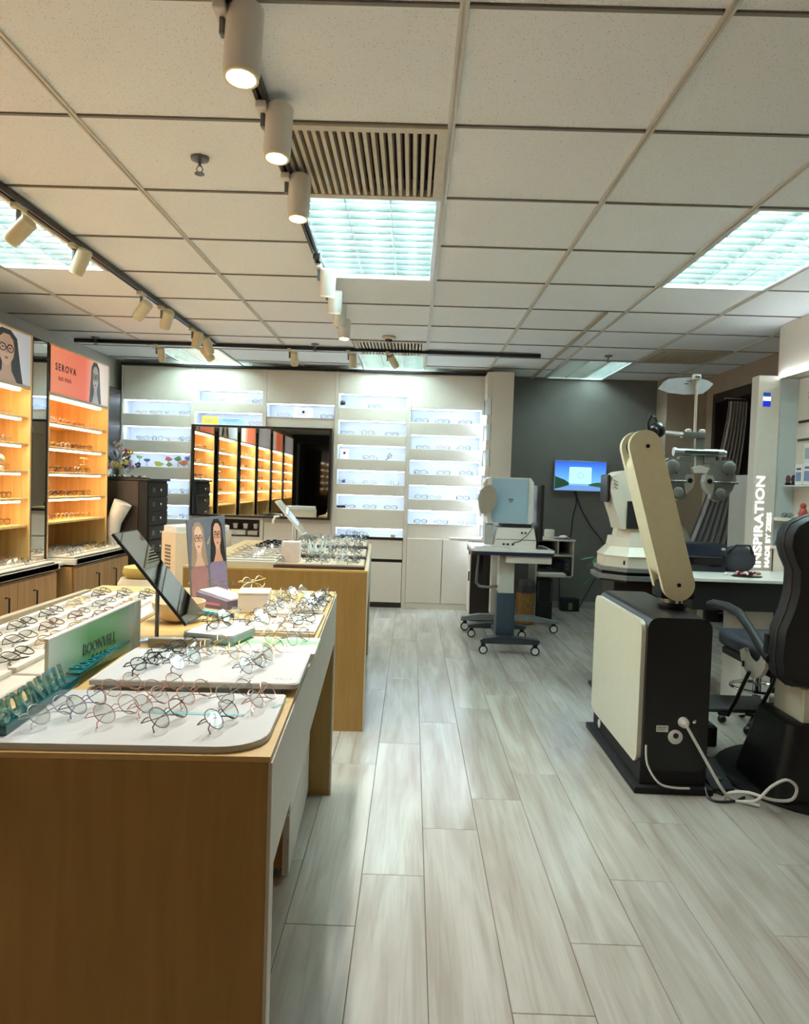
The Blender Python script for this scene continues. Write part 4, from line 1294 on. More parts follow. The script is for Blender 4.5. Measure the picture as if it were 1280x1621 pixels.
# ---- teal acrylic letters
def block_sign(x0, y0, y1, zb, zt, label, seed, size, tilt_=0.0, stand=True):
    t = thing('acrylic_letters', label, 'sign', (x0, (y0 + y1) / 2, TZ))
    dx = -.04
    ang = math.atan2(dx * (y1 - y0) / .6, (y1 - y0))
    Mx = frame3((x0, y0, zb), (math.sin(ang), math.cos(ang), 0), (0, 0, 1))
    L_ = (y1 - y0)
    part('acrylic_bar', MB().prism([(0, .0005), (L_, .0005), (L_, zt), (0, zt)], .030, Mx @ Matrix.Translation((0, -.002, 0))), TEAL, t)
    return t, Mx, L_
ta, Ma, La = block_sign(-.645, 1.165, 1.47, Z1, .016, 'thick teal acrylic bar with raised clear letters at the front left', 1, .05)
# raised letters leaning on the bar
cu_m = glassmat('pale_teal_acrylic', (190, 232, 230), .22, .22, (170, 220, 218))
Mt = Ma @ Matrix.Translation((.0, .004, .017)) @ Matrix.Rotation(R(-20), 4, 'X')
text('raised_lettering', 'BOONVELL', .058, cu_m, ta, Mt, .003, sx=.84, spacing=1.12, bold=.0004)
tb, Mb2, Lb = block_sign(-.672, 1.49, 1.83, Z2, .004, 'flat teal acrylic strip with embossed letters under the green board', 2, .03)
text('raised_lettering', 'BOONVELL', .040, mat('deep_teal', (30, 110, 112), .3), tb, Mb2 @ Matrix.Translation((.03, .018, .005)) @ Matrix.Rotation(R(-90), 4, 'X') @ Matrix.Translation((0, 0, -.012)), .0012, spacing=1.1, bold=.0008)
# ---- cream trays on the left half of table 1
LT = []
for q, (y0, y1) in enumerate(((.98, 1.50), (1.51, 2.03), (2.04, 2.60))):
    t = thing('display_tray', ['cream ridged tray at the near left behind the acrylic letters', 'cream ridged tray left of the green sign board', 'cream ridged tray at the far left behind the tilted mirror'][q], 'tray', (-.91, (y0 + y1) / 2, TZ), TY)
    t.location = (-.205 - .70 - (y0 + y1 - 2.3) / 2 * TY, (y0 + y1) / 2, TZ)
    WM[t] = Matrix.Translation(t.location) @ Matrix.Rotation(TY, 4, 'Z')
    h = (y1 - y0) / 2
    part('tray_board', MB().rbox(-.155, .155, -h, h, .0006, .016, .003, 1), CRM, t, world=False)
    for k in range(4):
        part('tray_ridge', MB().rbox(-.15 + .078 * k, -.13 + .078 * k, -h + .004, h - .004, .016, .028, .003, 2), mat('tray_ridge', (204, 198, 186), .45, var=.02), t, world=False)
    LT.append((t, h))
# raised wooden rim board at the far left edge
T3 = single('rim_board', MB().box(-1.150, -1.128, 1.0, 2.585, TZ + .001, TZ + .03), mat('rim_board', (158, 146, 118), .5), 'low beige rim board along the left edge of the near display table', 'board', (-1.14, 1.8, TZ + .001))

# ---------------------------------------------------------------- glasses on table 1
def place(x, y, z, c, st, label, group, rz=None, rx=-.55, pose='folded', r=.0011, ml=None, s=.86):
    rz = R(62) if rz is None else rz
    # lenses lean back, temples fold behind; lift so the lowest point rests on the tray
    lift = .0
    zmin = min(0, -(.020) * math.sin(-rx) if rx < 0 else 0)
    return glasses(gm(x, y, z + .001 + (-zmin) * 0.0 + (.020 * math.sin(-rx) if rx < 0 else 0) * .55, rz, rx, s), label, group, st, FC[c], ml or LENS, r, pose)
front = [(-.555, 1.290, 'violet', 'round', 'violet tinted eyeglasses nearest the acrylic letters on the front tray'),
         (-.535, 1.395, 'rose gold', 'round', 'copper coloured eyeglasses behind the violet pair on the front tray'),
         (-.485, 1.245, 'pink', 'round', 'pale pink clear eyeglasses at the near edge, second from left'),
         (-.445, 1.310, 'pink', 'boston', 'light pink eyeglasses left of the teal stripe on the front tray'),
         (-.455, 1.400, 'rose gold', 'round', 'rose gold eyeglasses at the far edge, left of the teal stripe'),
         (-.390, 1.235, 'brown', 'round', 'brown tipped eyeglasses at the near edge of the front tray'),
         (-.385, 1.365, 'rose gold', 'boston', 'rose gold eyeglasses behind the brown tipped pair'),
         (-.312, 1.375, 'silver', 'round', 'silver round eyeglasses at the far edge of the front tray'),
         (-.300, 1.240, 'brown', 'boston', 'brown tipped eyeglasses at the near right of the front tray'),
         (-.255, 1.360, 'pink', 'round', 'pale pink round eyeglasses beside the rounded tray corner'),
         (-.590, 1.230, 'clear grey', 'round', 'clear grey eyeglasses at the left edge of the front tray')]
for x, y, c, st, lab in front:
    place(x, y, Z1, c, st, lab, 'eyeglasses on the front white tray', R(72) + random.uniform(-.15, .15), -.75)
second = [(-.545, 1.545, 'black', 'oval', 'black oval eyeglasses, nearest of the dark row on the second tray'),
          (-.538, 1.600, 'gunmetal', 'oval', 'dark grey eyeglasses, second of the dark row on the second tray'),
          (-.530, 1.650, 'black', 'square', 'black eyeglasses, third of the dark row on the second tray'),
          (-.520, 1.715, 'black', 'oval', 'black eyeglasses, farthest of the dark row on the second tray'),
          (-.465, 1.560, 'gunmetal', 'round', 'dark grey eyeglasses in the middle row of the second tray'),
          (-.455, 1.640, 'silver', 'round', 'silver eyeglasses in the middle row of the second tray'),
          (-.435, 1.710, 'gold', 'round', 'gold eyeglasses at the back of the middle row'),
          (-.372, 1.665, 'gold', 'boston', 'lone gold eyeglasses between the middle and right rows'),
          (-.315, 1.545, 'gunmetal', 'round', 'grey eyeglasses, nearest of the right row on the second tray'),
          (-.308, 1.610, 'silver', 'round', 'silver eyeglasses, second of the right row on the second tray'),
          (-.300, 1.690, 'gold', 'round', 'gold eyeglasses, farthest of the right row on the second tray')]
for x, y, c, st, lab in second:
    place(x, y, Z2, c, st, lab, 'eyeglasses on the second white tray', R(70) + random.uniform(-.15, .15), -.65, r=.0015 if c == 'black' else .0011)
place(-.49, 1.93, Z3 + .0265, 'black', 'round', 'black round eyeglasses on the square white pad', 'eyeglasses on stands of the near table', R(62), -.45, r=.0017)
place(-.335, 1.90, Z3, 'gold', 'round', 'thin gold eyeglasses on the green tinted sheet', 'eyeglasses on the green sheet', R(65), -.5)
place(-.275, 1.885, Z3, 'gunmetal', 'boston', 'dark grey eyeglasses on the green tinted sheet near the edge', 'eyeglasses on the green sheet', R(65), -.4)
place(-.515, 2.44, TZ + .071, 'gold', 'round', 'gold eyeglasses on top of the small white box', 'eyeglasses on stands of the near table', R(55), -.3)
place(-.655, 2.50, TZ + .060, 'gunmetal', 'oval', 'grey eyeglasses lying on the slanted violet block', 'eyeglasses on stands of the near table', R(-20), -1.0)
rear = [(-.520, 2.07, 'gold', 'round'), (-.520, 2.17, 'silver', 'round'), (-.425, 2.10, 'gunmetal', 'round'), (-.425, 2.22, 'black', 'boston'), (-.335, 2.10, 'pink', 'round'), (-.300, 2.16, 'black', 'oval'),
        (-.335, 2.24, 'silver', 'round'), (-.300, 2.31, 'gunmetal', 'oval'), (-.420, 2.38, 'gunmetal', 'round'), (-.415, 2.48, 'silver', 'round'), (-.410, 2.57, 'black', 'square'),
        (-.325, 2.46, 'gunmetal', 'boston'), (-.320, 2.56, 'silver', 'round'), (-.315, 2.66, 'black', 'oval'), (-.290, 2.45, 'black', 'square'), (-.287, 2.55, 'black', 'oval'), (-.283, 2.65, 'gunmetal', 'round'),
        (-.46, 2.68, 'silver', 'round'), (-.40, 2.70, 'gunmetal', 'round'), (-.345, 2.36, 'gold', 'boston')]
for i, (x, y, c, st) in enumerate(rear):
    row = 'left' if x < -.44 else ('middle' if x < -.36 else 'right')
    place(x, y, ZR if not (x < -.455 and y > 2.6) else TZ, c, st, '%s %s eyeglasses, rear %s group of the near table, %s back' % (c, st, row, ordinal(sum(1 for q in rear[:i + 1] if ('left' if q[0] < -.44 else ('middle' if q[0] < -.36 else 'right')) == row) - 1)),
          'eyeglasses on the small pale trays', R(68) + random.uniform(-.2, .2), -.6, r=.0014 if c in ('black', 'gunmetal') else .0011)
left = []
for q, (t, h) in enumerate(LT):
    rr = random.Random(90 + q)
    for k in range(3):
        for j in range(3):
            n = 3
            lx = -.09 + .078 * k + .012; ly = -h + .10 + (2 * h - .17) * j / (n - 1)
            p = WM[t] @ Vector((lx, ly, .0165))
            c = rr.choice(['black', 'brown', 'gunmetal', 'black', 'gold'])
            place(p.x, p.y, p.z, c, rr.choice(['oval', 'square', 'boston']), '%s eyeglasses on the %s cream tray, groove %s from rim, %s back' % (c, ['near', 'middle', 'far'][q], ['one', 'two', 'three'][k], ordinal(j)),
                  'eyeglasses on the cream trays of the near table', R(90) + rr.uniform(-.15, .15), -1.2, r=.0017)

# ---------------------------------------------------------------- table 2
tw = thing('display_tray', 'long white box tray with a grid of small pairs on the far table', 'tray', (-.82, 4.02, TZ), TY)
part('tray_board', MB().rbox(-.145, .13, -.36, .42, .0006, .030, .002, 1), CRM, tw, world=False)
for k in range(6):
    part('tray_ridge', MB().rbox(-.14, .125, -.34 + .12 * k, -.31 + .12 * k, .0305, .040, .002, 1), mat('tray_ridge', (204, 198, 186), .45), tw, world=False)
for k in range(6):
    for j in range(3):
        p = WM[tw] @ Vector((-.10 + .09 * j, -.285 + .12 * k, .031))
        c = ['rose gold', 'brown', 'gold', 'pink'][(k * 3 + j) % 4]
        place(p.x, p.y, p.z, c, 'round', '%s eyeglasses, white box tray, row %s from front, %s across' % (c, ['one', 'two', 'three', 'four', 'five', 'six'][k], ordinal(j)), 'eyeglasses in the white box tray', R(20), -.7, s=.62, r=.0016)
BT = mat('brown_tray', (74, 48, 40), .45)
tbz = []
for q, (y0, y1, lab) in enumerate(((3.675, 4.02, 'front brown tray of the far table with silver pairs'), (4.05, 4.50, 'middle brown and white tray of the far table'), (4.53, 5.02, 'rear white tray of the far table'))):
    yc = (y0 + y1) / 2; xc = -.46 - (yc - 3.66) * TY
    t = thing('display_tray', lab, 'tray', (xc, yc, TZ), TY)
    zt = .018 + .014 * q
    part('tray_board', MB().rbox(-.225, .235, -(y1 - y0) / 2, (y1 - y0) / 2, .0006, zt, .002, 1), BT, t, world=False)
    part('tray_felt', MB().box(-.218, .228, -(y1 - y0) / 2 + .03, (y1 - y0) / 2 - .008, zt + .0003, zt + .003), mat('tray_felt_beige', (198, 178, 152) if q == 0 else (220, 214, 202), .8), t, world=False)
    tbz.append(t)
    rr = random.Random(120 + q)
    cnt = 0
    for row in range(3):
        for j in range(6):
            if row == 1 and q == 0 and j < 1: continue
            lx = -.17 + .072 * j + rr.uniform(-.01, .01); ly = -(y1 - y0) / 2 + .075 + ((y1 - y0) - .13) * row / 2
            if q == 0 and row < 2 and -.14 < lx < -.09 + 0: continue
            p = WM[t] @ Vector((lx, ly, zt + .003))
            c = rr.choice(['silver', 'gunmetal', 'black', 'silver', 'gunmetal', 'clear grey'])
            place(p.x, p.y, p.z, c, rr.choice(['round', 'oval', 'square']), '%s eyeglasses, %s tray of the far table, row %s, %s from left' % (c, ['front brown', 'middle', 'rear white'][q], ['one', 'two', 'three'][row], ordinal(j)),
                  'eyeglasses on the brown and white trays', R(65) + rr.uniform(-.3, .3), -.6, r=.0017)
# dark sunglasses pile
rr = random.Random(33)
for k in range(4):
    for j in range(4):
        x = -.93 + .075 * j + .0; y = 4.60 + .11 * k
        place(x, y, TZ + .001, 'gunmetal', 'square', 'dark sunglasses at the far table rear, row %s, %s from left' % (['one', 'two', 'three', 'four'][k], ordinal(j)), 'sunglasses at the rear of the far table', R(50) + rr.uniform(-.4, .4), -.3, ml=LENSD, r=.0018)
# white cube and leaning mirror, acrylic crown
t = thing('display_cube', 'plain white cube standing on the far table', 'cube', (-.615, 3.79, TZ + .0215), .05)
part('cube_body', MB().rbox(-.046, .046, -.046, .046, .0006, .105, .003, 2), mat('pink_white', (222, 206, 196), .5), t, world=False)
t = thing('counter_mirror', 'slim tilted white framed mirror on a thin stem on the far table', 'mirror', (-.655, 4.08, TZ + .036))
P0 = Vector((-.585, 4.0, .965)); u = Vector((-.74 + .585, 0, 1.145 - .965)); Lm = u.length; u.normalize(); n_ = Vector((u.z, 0, -u.x))
if n_.z < 0: n_ = -n_
part('mirror_frame', slab(MB(), 0, Lm, 0, .15, -.012, 0), WPLAS, t)
part('mirror_pane', slab(MB(), .004, Lm - .004, .004, .146, .0003, .0015), MIRROR, t)
part('stem', MB().cyl((-.655, 4.08, TZ + .041), (-.655, 4.08, 1.035), .006, 10), WPLAS, t)
part('foot', MB().lathe([(.04, 0), (.04, .004), (.006, .008)], 20, Matrix.Translation((-.655, 4.08, TZ + .036))), WPLAS, t)
part('hook', MB().tube([(-.72, 4.0, 1.06), (-.745, 4.0, 1.055), (-.755, 4.0, 1.03), (-.75, 4.0, 1.02)], .006, 6), WPLAS, t)
t = thing('spiked_ornament', 'clear acrylic crown shaped ornament behind the cube on the far table', 'ornament', (-.53, 4.15, TZ + .036))
for k in range(7):
    a = k / 7 * 2 * PI
    c = Vector((-.53 + .03 * math.cos(a), 4.15 + .03 * math.sin(a), TZ + .037))
    part('spiked_spike', MB().tube([c, c + Vector((.022 * math.cos(a), .022 * math.sin(a), .045 + .025 * (k % 2)))], [.009, .003], 6), mat('frosted_acrylic', (214, 226, 222), .15), t)
part('spiked_ring', MB().tube([(-.53 + .032 * math.cos(a), 4.15 + .032 * math.sin(a), TZ + .046) for a in [2 * PI * k / 16 for k in range(16)]], .007, 6, closed=True), mat('frosted_acrylic', (214, 226, 222), .15), t)
# ================================================================== things between the tables and the wall
t = thing('drawer_cabinet', 'tall black drawer cabinet in front of the far left display column', 'cabinet', (-2.55, 6.68, 0))
part('cabinet_body', MB().rbox(-2.86, -2.32, 6.42, 6.93, 0.02, 1.215, .004, 1), BLACKM, t)
part('cabinet_top', MB().rbox(-2.87, -2.29, 6.41, 6.94, 1.215, 1.235, .003, 1), BLACK, t)
part('side_panel', MB().box(-2.85, -2.40, 6.412, 6.4195, .03, 1.21), DARKBR, t)
for k in range(9):
    z = .05 + .128 * k
    d = part('drawer_front', MB().rbox(-2.32, -2.305, 6.44, 6.91, z, z + .118, .003, 1), BLACK, t)
    link('drawer_knob', MB().ball((-2.292, 6.675, z + .06), .012, n=10, m=6).mesh('drawer_knob', CHROME, WM[t].inverted()), d)['label'] = 'small chrome knob'
    link('label_holder', MB().rbox(-2.306, -2.300, 6.50, 6.56, z + .04, z + .08, .001, 1).mesh('label_holder', GREYM, WM[t].inverted()), d)
t = thing('flower_bouquet', 'colourful artificial bouquet lying in a tray on the black cabinet', 'flowers', (-2.60, 6.62, 1.235))
rr = random.Random(8)
pc = [(224, 200, 70), (226, 214, 120), (190, 120, 130), (150, 150, 200), (60, 70, 130), (226, 190, 200), (210, 210, 216)]
for k in range(26):
    x = -2.66 + rr.gauss(0, .07); y = 6.62 + rr.gauss(0, .04); z = 1.33 + abs(rr.gauss(.02, .09))
    c = pc[k % 7]
    b = MB()
    for j in range(5):
        a = 2 * PI * j / 5 + rr.random()
        b.ball((x + .016 * math.cos(a), y + .006 * math.sin(a * 2), z + .016 * math.sin(a)), .013, .006, .013, 6, 4)
    part('blossom', b, mat('blossom_%d' % (k % 7), c, .6), t)
    if k % 2 == 0:
        part('stem', MB().tube([(-2.62, 6.62, 1.25), (x, y + .01, z)], .002, 4), mat('stem_green', (70, 110, 60), .6), t)
for k in range(8):
    a = rr.uniform(0, PI); x = -2.66 + .12 * math.cos(a); z = 1.30 + .16 * math.sin(a)
    part('leaf', MB().ball((0, 0, 0), .035, .004, .011, 8, 4, Matrix.Translation((x, 6.62, z)) @ Matrix.Rotation(-a, 4, 'Y')), mat('stem_green', (70, 110, 60), .6), t)
part('bouquet_vase', MB().lathe([(.03, 0), (.04, .01), (.032, .06), (.045, .09), (.04, .09), (.028, .06), (.03, .01)], 16, Matrix.Translation((-2.62, 6.62, 1.236))), mat('frosted_acrylic', (214, 226, 222), .15), t)
t = thing('necklace_tray', 'flat dark tray of loose white trinkets on the black cabinet', 'tray', (-2.50, 6.55, 1.235))
part('tray_board', MB().rbox(-2.82, -2.34, 6.44, 6.54, 1.2355, 1.243, .002, 1), BLACK, t)
for k in range(16):
    part('trinket', MB().ball((-2.80 + .028 * k, 6.49 + rr.uniform(-.03, .03), 1.252), .012, .010, .009, 7, 5), [WPLAS, F_PNK, DARKBR][k % 3], t)
t = thing('wall_cabinet', 'dark narrow hanging cabinet beyond the orange poster cabinet', 'cabinet', (-2.99, 6.75, 1.4))
part('cabinet_body', MB().rbox(XL + .003, -2.93, 6.52, 7.28, 1.40, 2.11, .003, 1), DARKBR, t)
part('door', MB().rbox(-2.929, -2.915, 6.53, 7.27, 1.41, 2.10, .003, 1), DARKBR, t)
t = thing('foam_roll', 'rolled white padded sheet leaning beside the orange poster cabinet', 'roll', (-2.60, 6.33, 0))
part('roll_body', MB().tube([(-2.60, 6.33, .62), (-2.575, 6.33, .85), (-2.50, 6.33, 1.02)], [.045, .062, .078], 16), mat('foam_white', (206, 200, 190), .8, bump=.2, scale=60), t)
part('roll_lower', MB().tube([(-2.60, 6.33, .62), (-2.62, 6.33, .02)], [.044, .04], 16), mat('foam_white', (206, 200, 190), .8), t)
# purifier
t = thing('air_purifier', 'cream floor air purifier with a side grille and slanted lid', 'air purifier', (-1.55, 5.0, 0), .0)
part('purifier_body', MB().plate([(-1.70, 4.99), (-1.55, 4.82), (-1.28, 4.90), (-1.28, 5.22), (-1.62, 5.24)], .02, .885), mat('warm_cream', (222, 200, 170), .4, var=.02), t)
part('lid', MB().plate([(-1.69, 5.0), (-1.55, 4.835), (-1.29, 4.91), (-1.29, 5.20), (-1.61, 5.22)], .886, .925), WPLAS, t)
part('plinth', MB().plate([(-1.68, 5.0), (-1.55, 4.84), (-1.30, 4.92), (-1.30, 5.20), (-1.60, 5.22)], 0, .02), GREYM, t)
gM = frame3((-1.70, 4.99, 0), (.15, -.17, 0), (0, 0, 1))
for c_ in range(3):
    for r_ in range(12):
        part('grille_slot', MB().box(.06 + .032 * c_, .086 + .032 * c_, -.0015, .0, .52 + .024 * r_, .535 + .024 * r_, gM), mat('slot_dark', (120, 96, 70), .7), t)
t = thing('padded_stool', 'round stool with a yellow seat behind the near table', 'stool', (-1.22, 3.35, 0))
part('seat', MB().lathe([(.075, .79), (.088, .80), (.094, .815), (.088, .838), (.07, .842), (.001, .844)], 28, Matrix.Translation((-1.22, 3.35, 0))), mat('mustard', (202, 180, 96), .6), t)
part('seat_skirt', MB().lathe([(.07, .70), (.10, .72), (.115, .76), (.10, .788), (.07, .789)], 28, Matrix.Translation((-1.22, 3.35, 0))), mat('beige_leather', (196, 182, 156), .5), t)
part('stool_post', MB().cyl((-1.22, 3.35, .02), (-1.22, 3.35, .70), .025, 14), CHROME, t)
part('stool_foot', MB().lathe([(.20, 0), (.20, .012), (.03, .03)], 28, Matrix.Translation((-1.22, 3.35, 0))), CHROME, t)

# ================================================================== REFRACTION STAND
t = thing('refraction_stand', 'black and cream refraction unit column with a leaning beige arm', 'optical unit', (1.13, 3.44, 0))
part('base_plate', MB().rbox(.965, 1.295, 3.015, 3.865, 0, .028, .006, 2), BLACKM, t)
part('base_skirt', MB().rbox(.995, 1.275, 3.05, 3.83, .028, .13, .004, 1), BLACKM, t)
MX_ = lambda pts, x0, d: [Vector(p) for p in pts]
# body, rounded in profile (front = Y 3.05)
Mb_ = Matrix(((1, 0, 0, 1.003), (0, 1, 0, 3.045), (0, 0, 1, 0), (0, 0, 0, 1)))
pr = rrect(0.0, .268, .09, .735, .045, 5)
part('column_body', MB().prism(pr, .79, Mb_), BLACK, t)
# cream side shield: rounded plate in the YZ plane
Ms = Matrix(((0, 1, 0, .985), (1, 0, 0, 0), (0, 0, 1, 0), (0, 0, 0, 1)))
part('side_shield', MB().prism(rrect(3.07, 3.85, .105, .712, .05, 6), .020, Ms), BEIGEL, t, 'cream enamelled side shield')
part('side_shield', MB().prism(rrect(3.07, 3.85, .105, .712, .05, 6), .012, Matrix(((0, 1, 0, 1.268), (1, 0, 0, 0), (0, 0, 1, 0), (0, 0, 0, 1)))), BEIGEL, t, 'cream enamelled side shield')
part('caster_cap', MB().lathe([(.022, 0), (.022, .004), (.010, .006)], 18, Matrix(((0, 0, -1, .994), (0, 1, 0, 3.70), (1, 0, 0, .072), (0, 0, 0, 1)))), WPLAS, t, 'white round cap')
Mf = lambda x, z: Matrix(((1, 0, 0, x), (0, 0, -1, 3.0445), (0, 1, 0, z), (0, 0, 0, 1)))
part('rating_plate', MB().box(1.055, 1.105, 3.043, 3.0455, .255, .282), WPLAS, t, 'white rating sticker')
part('rating_print', MB().box(1.060, 1.098, 3.0425, 3.0432, .272, .276).box(1.060, 1.090, 3.0425, 3.0432, .264, .267), mat('pale_ink', (130, 130, 140), .6), t)
part('power_socket', MB().lathe([(.030, 0), (.030, .006), (.024, .009), (.001, .009)], 22, Mf(1.135, .236)), WPLAS, t, 'round white power socket')
part('socket_hole', MB().lathe([(.012, .0092), (.001, .0094)], 14, Mf(1.135, .243)), BLACK, t)
part('plug', MB().lathe([(.022, 0), (.020, .022), (.010, .034), (.008, .04)], 18, Mf(1.165, .300)), WPLAS, t, 'round white plug')
part('terminal', MB().lathe([(.008, 0), (.008, .008), (.004, .010)], 12, Mf(1.21, .305)), CHROME, t)
# collar and arm
part('collar_ring', MB().lathe([(.060, .735), (.064, .742), (.064, .752), (.050, .756)], 26, Matrix.Translation((1.20, 3.33, 0))), BLACK, t)
part('chrome_ring', MB().lathe([(.046, .755), (.050, .760), (.050, .778), (.046, .782)], 26, Matrix.Translation((1.20, 3.33, 0))), CHROME, t, 'chrome collar ring')
part('arm_yoke', MB().rbox(1.125, 1.275, 3.265, 3.395, .782, .86, .012, 2), BLACKM, t)
A = Vector((1.192, .850)); B = Vector((1.018, 1.458)); r_ = .071
dv = (B - A).normalized(); nv = Vector((-dv.y, dv.x))
def capsule(a, b, r, n=14):
    P = []
    base = math.atan2(dv.y, dv.x)
    for k in range(n + 1):
        an = base - PI / 2 + PI * k / n
        P.append((b.x + r * math.cos(an), b.y + r * math.sin(an)))
    for k in range(n + 1):
        an = base + PI / 2 + PI * k / n
        P.append((a.x + r * math.cos(an), a.y + r * math.sin(an)))
    return P
def capmb(a, b, r, y0, y1):
    bm = MB(); bm.prism(capsule(a, b, r), y1 - y0, Matrix.Translation((0, y0, 0)), True); return bm
part('arm_cover', capmb(A, B, r_, 3.235, 3.262), BEIGE, t, 'beige outer arm cover')
part('arm_cover', capmb(A, B, r_, 3.355, 3.385), BEIGE, t, 'beige inner arm cover')
part('arm_core', capmb(A + dv * .10, B - dv * .09, r_ - .0005, 3.262, 3.355), BEIGE, t)
part('arm_pivot', capmb(B - dv * .0, B + dv * .001, .05, 3.262, 3.355), BLACKM, t)
for c in (A, B):
    part('arm_bolt', MB().lathe([(.009, 0), (.009, .002), (.001, .002)], 14, Matrix(((1, 0, 0, c.x + (.01 if c is B else 0)), (0, 0, -1, 3.235), (0, 1, 0, c.y), (0, 0, 0, 1)))), BLACK, t)
# phoropter arm
PX, PZ, PY = 1.375, 1.32, 3.55
pq = lambda x, y: (PX + (x - 845) * .000604, PZ - (y - 600) * .000604)
G1 = mat('phoropter_grey', (132, 138, 136), .4, .3)
part('pivot_knob', MB().ball((1.125, 3.42, 1.545), .040, .045, .038).cyl((1.09, 3.36, 1.53), (1.125, 3.42, 1.545), .02, 10), BLACK, t)
part('cable_loop', MB().tube([(1.085, 3.42, 1.53), (1.082, 3.42, 1.58), (1.095, 3.42, 1.612), (1.112, 3.42, 1.605), (1.125, 3.42, 1.575), (1.14, 3.42, 1.55)], .0065, 7), BLACK, t)
part('chrome_rod', MB().cyl((1.14, 3.44, 1.538), (1.30, 3.55, 1.540), .011, 14), CHROME, t)
part('cross_bar', MB().rbox(1.285, 1.395, 3.53, 3.57, 1.522, 1.552, .004, 2), G1, t)
for x in (1.318, 1.385):
    part('bar_knob', MB().lathe([(.014, 0), (.015, .010), (.008, .014)], 14, Matrix.Translation((x, 3.55, 1.552))), WPLAS, t)
part('hanger', MB().rbox(1.352, 1.396, 3.535, 3.565, 1.438, 1.522, .003, 1), G1, t)
part('near_rod', MB().tube([(1.350, 3.55, 1.552), (1.345, 3.545, 1.80)], .0065, 10), mat('rod_white', (196, 190, 178), .4), t, 'white upright near point rod')
t2 = thing('phoropter', 'grey phoropter head hanging from the refraction unit arm', 'phoropter', (PX, PY, 1.44))
part('level_tube', MB().cyl((1.262, 3.545, 1.455), (1.49, 3.545, 1.455), .017, 16).cyl((1.25, 3.545, 1.455), (1.262, 3.545, 1.455), .021, 16).cyl((1.47, 3.545, 1.452), (1.502, 3.545, 1.452), .014, 14), mat('silver_grey', (170, 178, 176), .3, .5), t2)
part('level_window', MB().box(1.30, 1.46, 3.526, 3.53, 1.447, 1.462), mat('green_dark', (66, 84, 80), .2), t2)
part('upper_housing', MB().rbox(1.275, 1.34, 3.53, 3.57, 1.410, 1.436, .004, 1).rbox(1.395, 1.45, 3.53, 3.57, 1.400, 1.440, .004, 1), G1, t2)
part('centre_post', MB().rbox(1.358, 1.392, 3.535, 3.565, 1.365, 1.438, .003, 1), G1, t2)
part('bridge_cup', MB().prism([pq(778, 500), pq(845, 480), pq(918, 500), pq(890, 540), pq(800, 540)], .03, Matrix.Translation((0, 3.52, 0))), WPLAS, t2, 'white centre cup')
Lp = [(600, 430), (720, 440), (770, 500), (782, 552), (740, 558), (724, 590), (728, 650), (745, 710), (748, 742), (690, 765), (640, 742), (582, 672), (552, 592), (562, 540), (582, 500), (572, 452)]
Rp = [(2 * 845 - x, y) for x, y in Lp][::-1]
for Pp, lb in ((Lp, 'left'), (Rp, 'right')):
    part('lens_bank', MB().prism([pq(x, y) for x, y in Pp], .042, Matrix.Translation((0, 3.53, 0))), G1, t2)
    e = [(-1 if lb == 'left' else 1)]
    s_ = -1 if lb == 'left' else 1
    cup = [(845 - s_ * q[0] * -1, q[1]) for q in [(115, 582), (100, 556), (48, 552), (38, 610), (52, 662), (105, 712), (118, 640)]]
    part('aperture_shield', MB().prism([pq(x, y) for x, y in cup], .052, Matrix.Translation((0, 3.525, 0))), mat('shield_grey', (176, 178, 172), .4), t2)
    xk = PX + s_ * .047
    part('aperture', MB().lathe([(.012, 0), (.012, .004), (.001, .004)], 16, Matrix(((1, 0, 0, xk), (0, 0, -1, 3.525), (0, 1, 0, PZ - .002), (0, 0, 0, 1)))), BLACK, t2)
    part('cylinder_arm', MB().rbox(PX + s_ * .062, PX + s_ * .182, 3.516, 3.530, PZ - .012, PZ - .002, .002, 1), GREYM, t2)
    part('side_dial', MB().lathe([(.030, 0), (.030, .02), (.024, .024)], 20, Matrix(((1, 0, 0, PX + s_ * .135), (0, 0, -1, 3.53), (0, 1, 0, 1.385), (0, 0, 0, 1)))), G1, t2)
    part('lower_dial', MB().lathe([(.024, 0), (.024, .012), (.018, .016)], 20, Matrix(((1, 0, 0, PX + s_ * .10), (0, 0, -1, 3.53), (0, 1, 0, 1.262), (0, 0, 0, 1)))), G1, t2)
    part('dial_mark', MB().lathe([(.004, 0), (.004, .003), (.001, .003)], 10, Matrix(((1, 0, 0, PX + s_ * .12), (0, 0, -1, 3.505), (0, 1, 0, 1.352), (0, 0, 0, 1)))), BLACK, t2)
t3 = thing('near_point_card', 'white fan shaped near test card at the top of the upright rod', 'test card', (1.30, 3.56, 1.78))
hx = lambda x, y: (1.345 + (x - 625) * .000837, 1.792 - (y - 150) * .000837 + (x - 625) * .00002)
part('card_plate', MB().prism([hx(410, 190), hx(440, 150), hx(470, 132), hx(610, 122), hx(690, 140), hx(726, 160), hx(700, 190), hx(665, 218), hx(560, 222), hx(470, 212)], .003, Matrix.Translation((0, 3.553, 0))), mat('card_grey', (182, 186, 190), .5), t3)
part('card_clip', MB().rbox(1.324, 1.362, 3.53, 3.552, 1.802, 1.826, .003, 2), WPLAS, t3)
part('clip_label', MB().box(1.332, 1.356, 3.5285, 3.5295, 1.809, 1.817), GREYM, t3)
part('card_print', MB().box(1.29, 1.31, 3.552, 3.5528, 1.780, 1.784).box(1.30, 1.325, 3.552, 3.5528, 1.794, 1.797), INKB, t3)

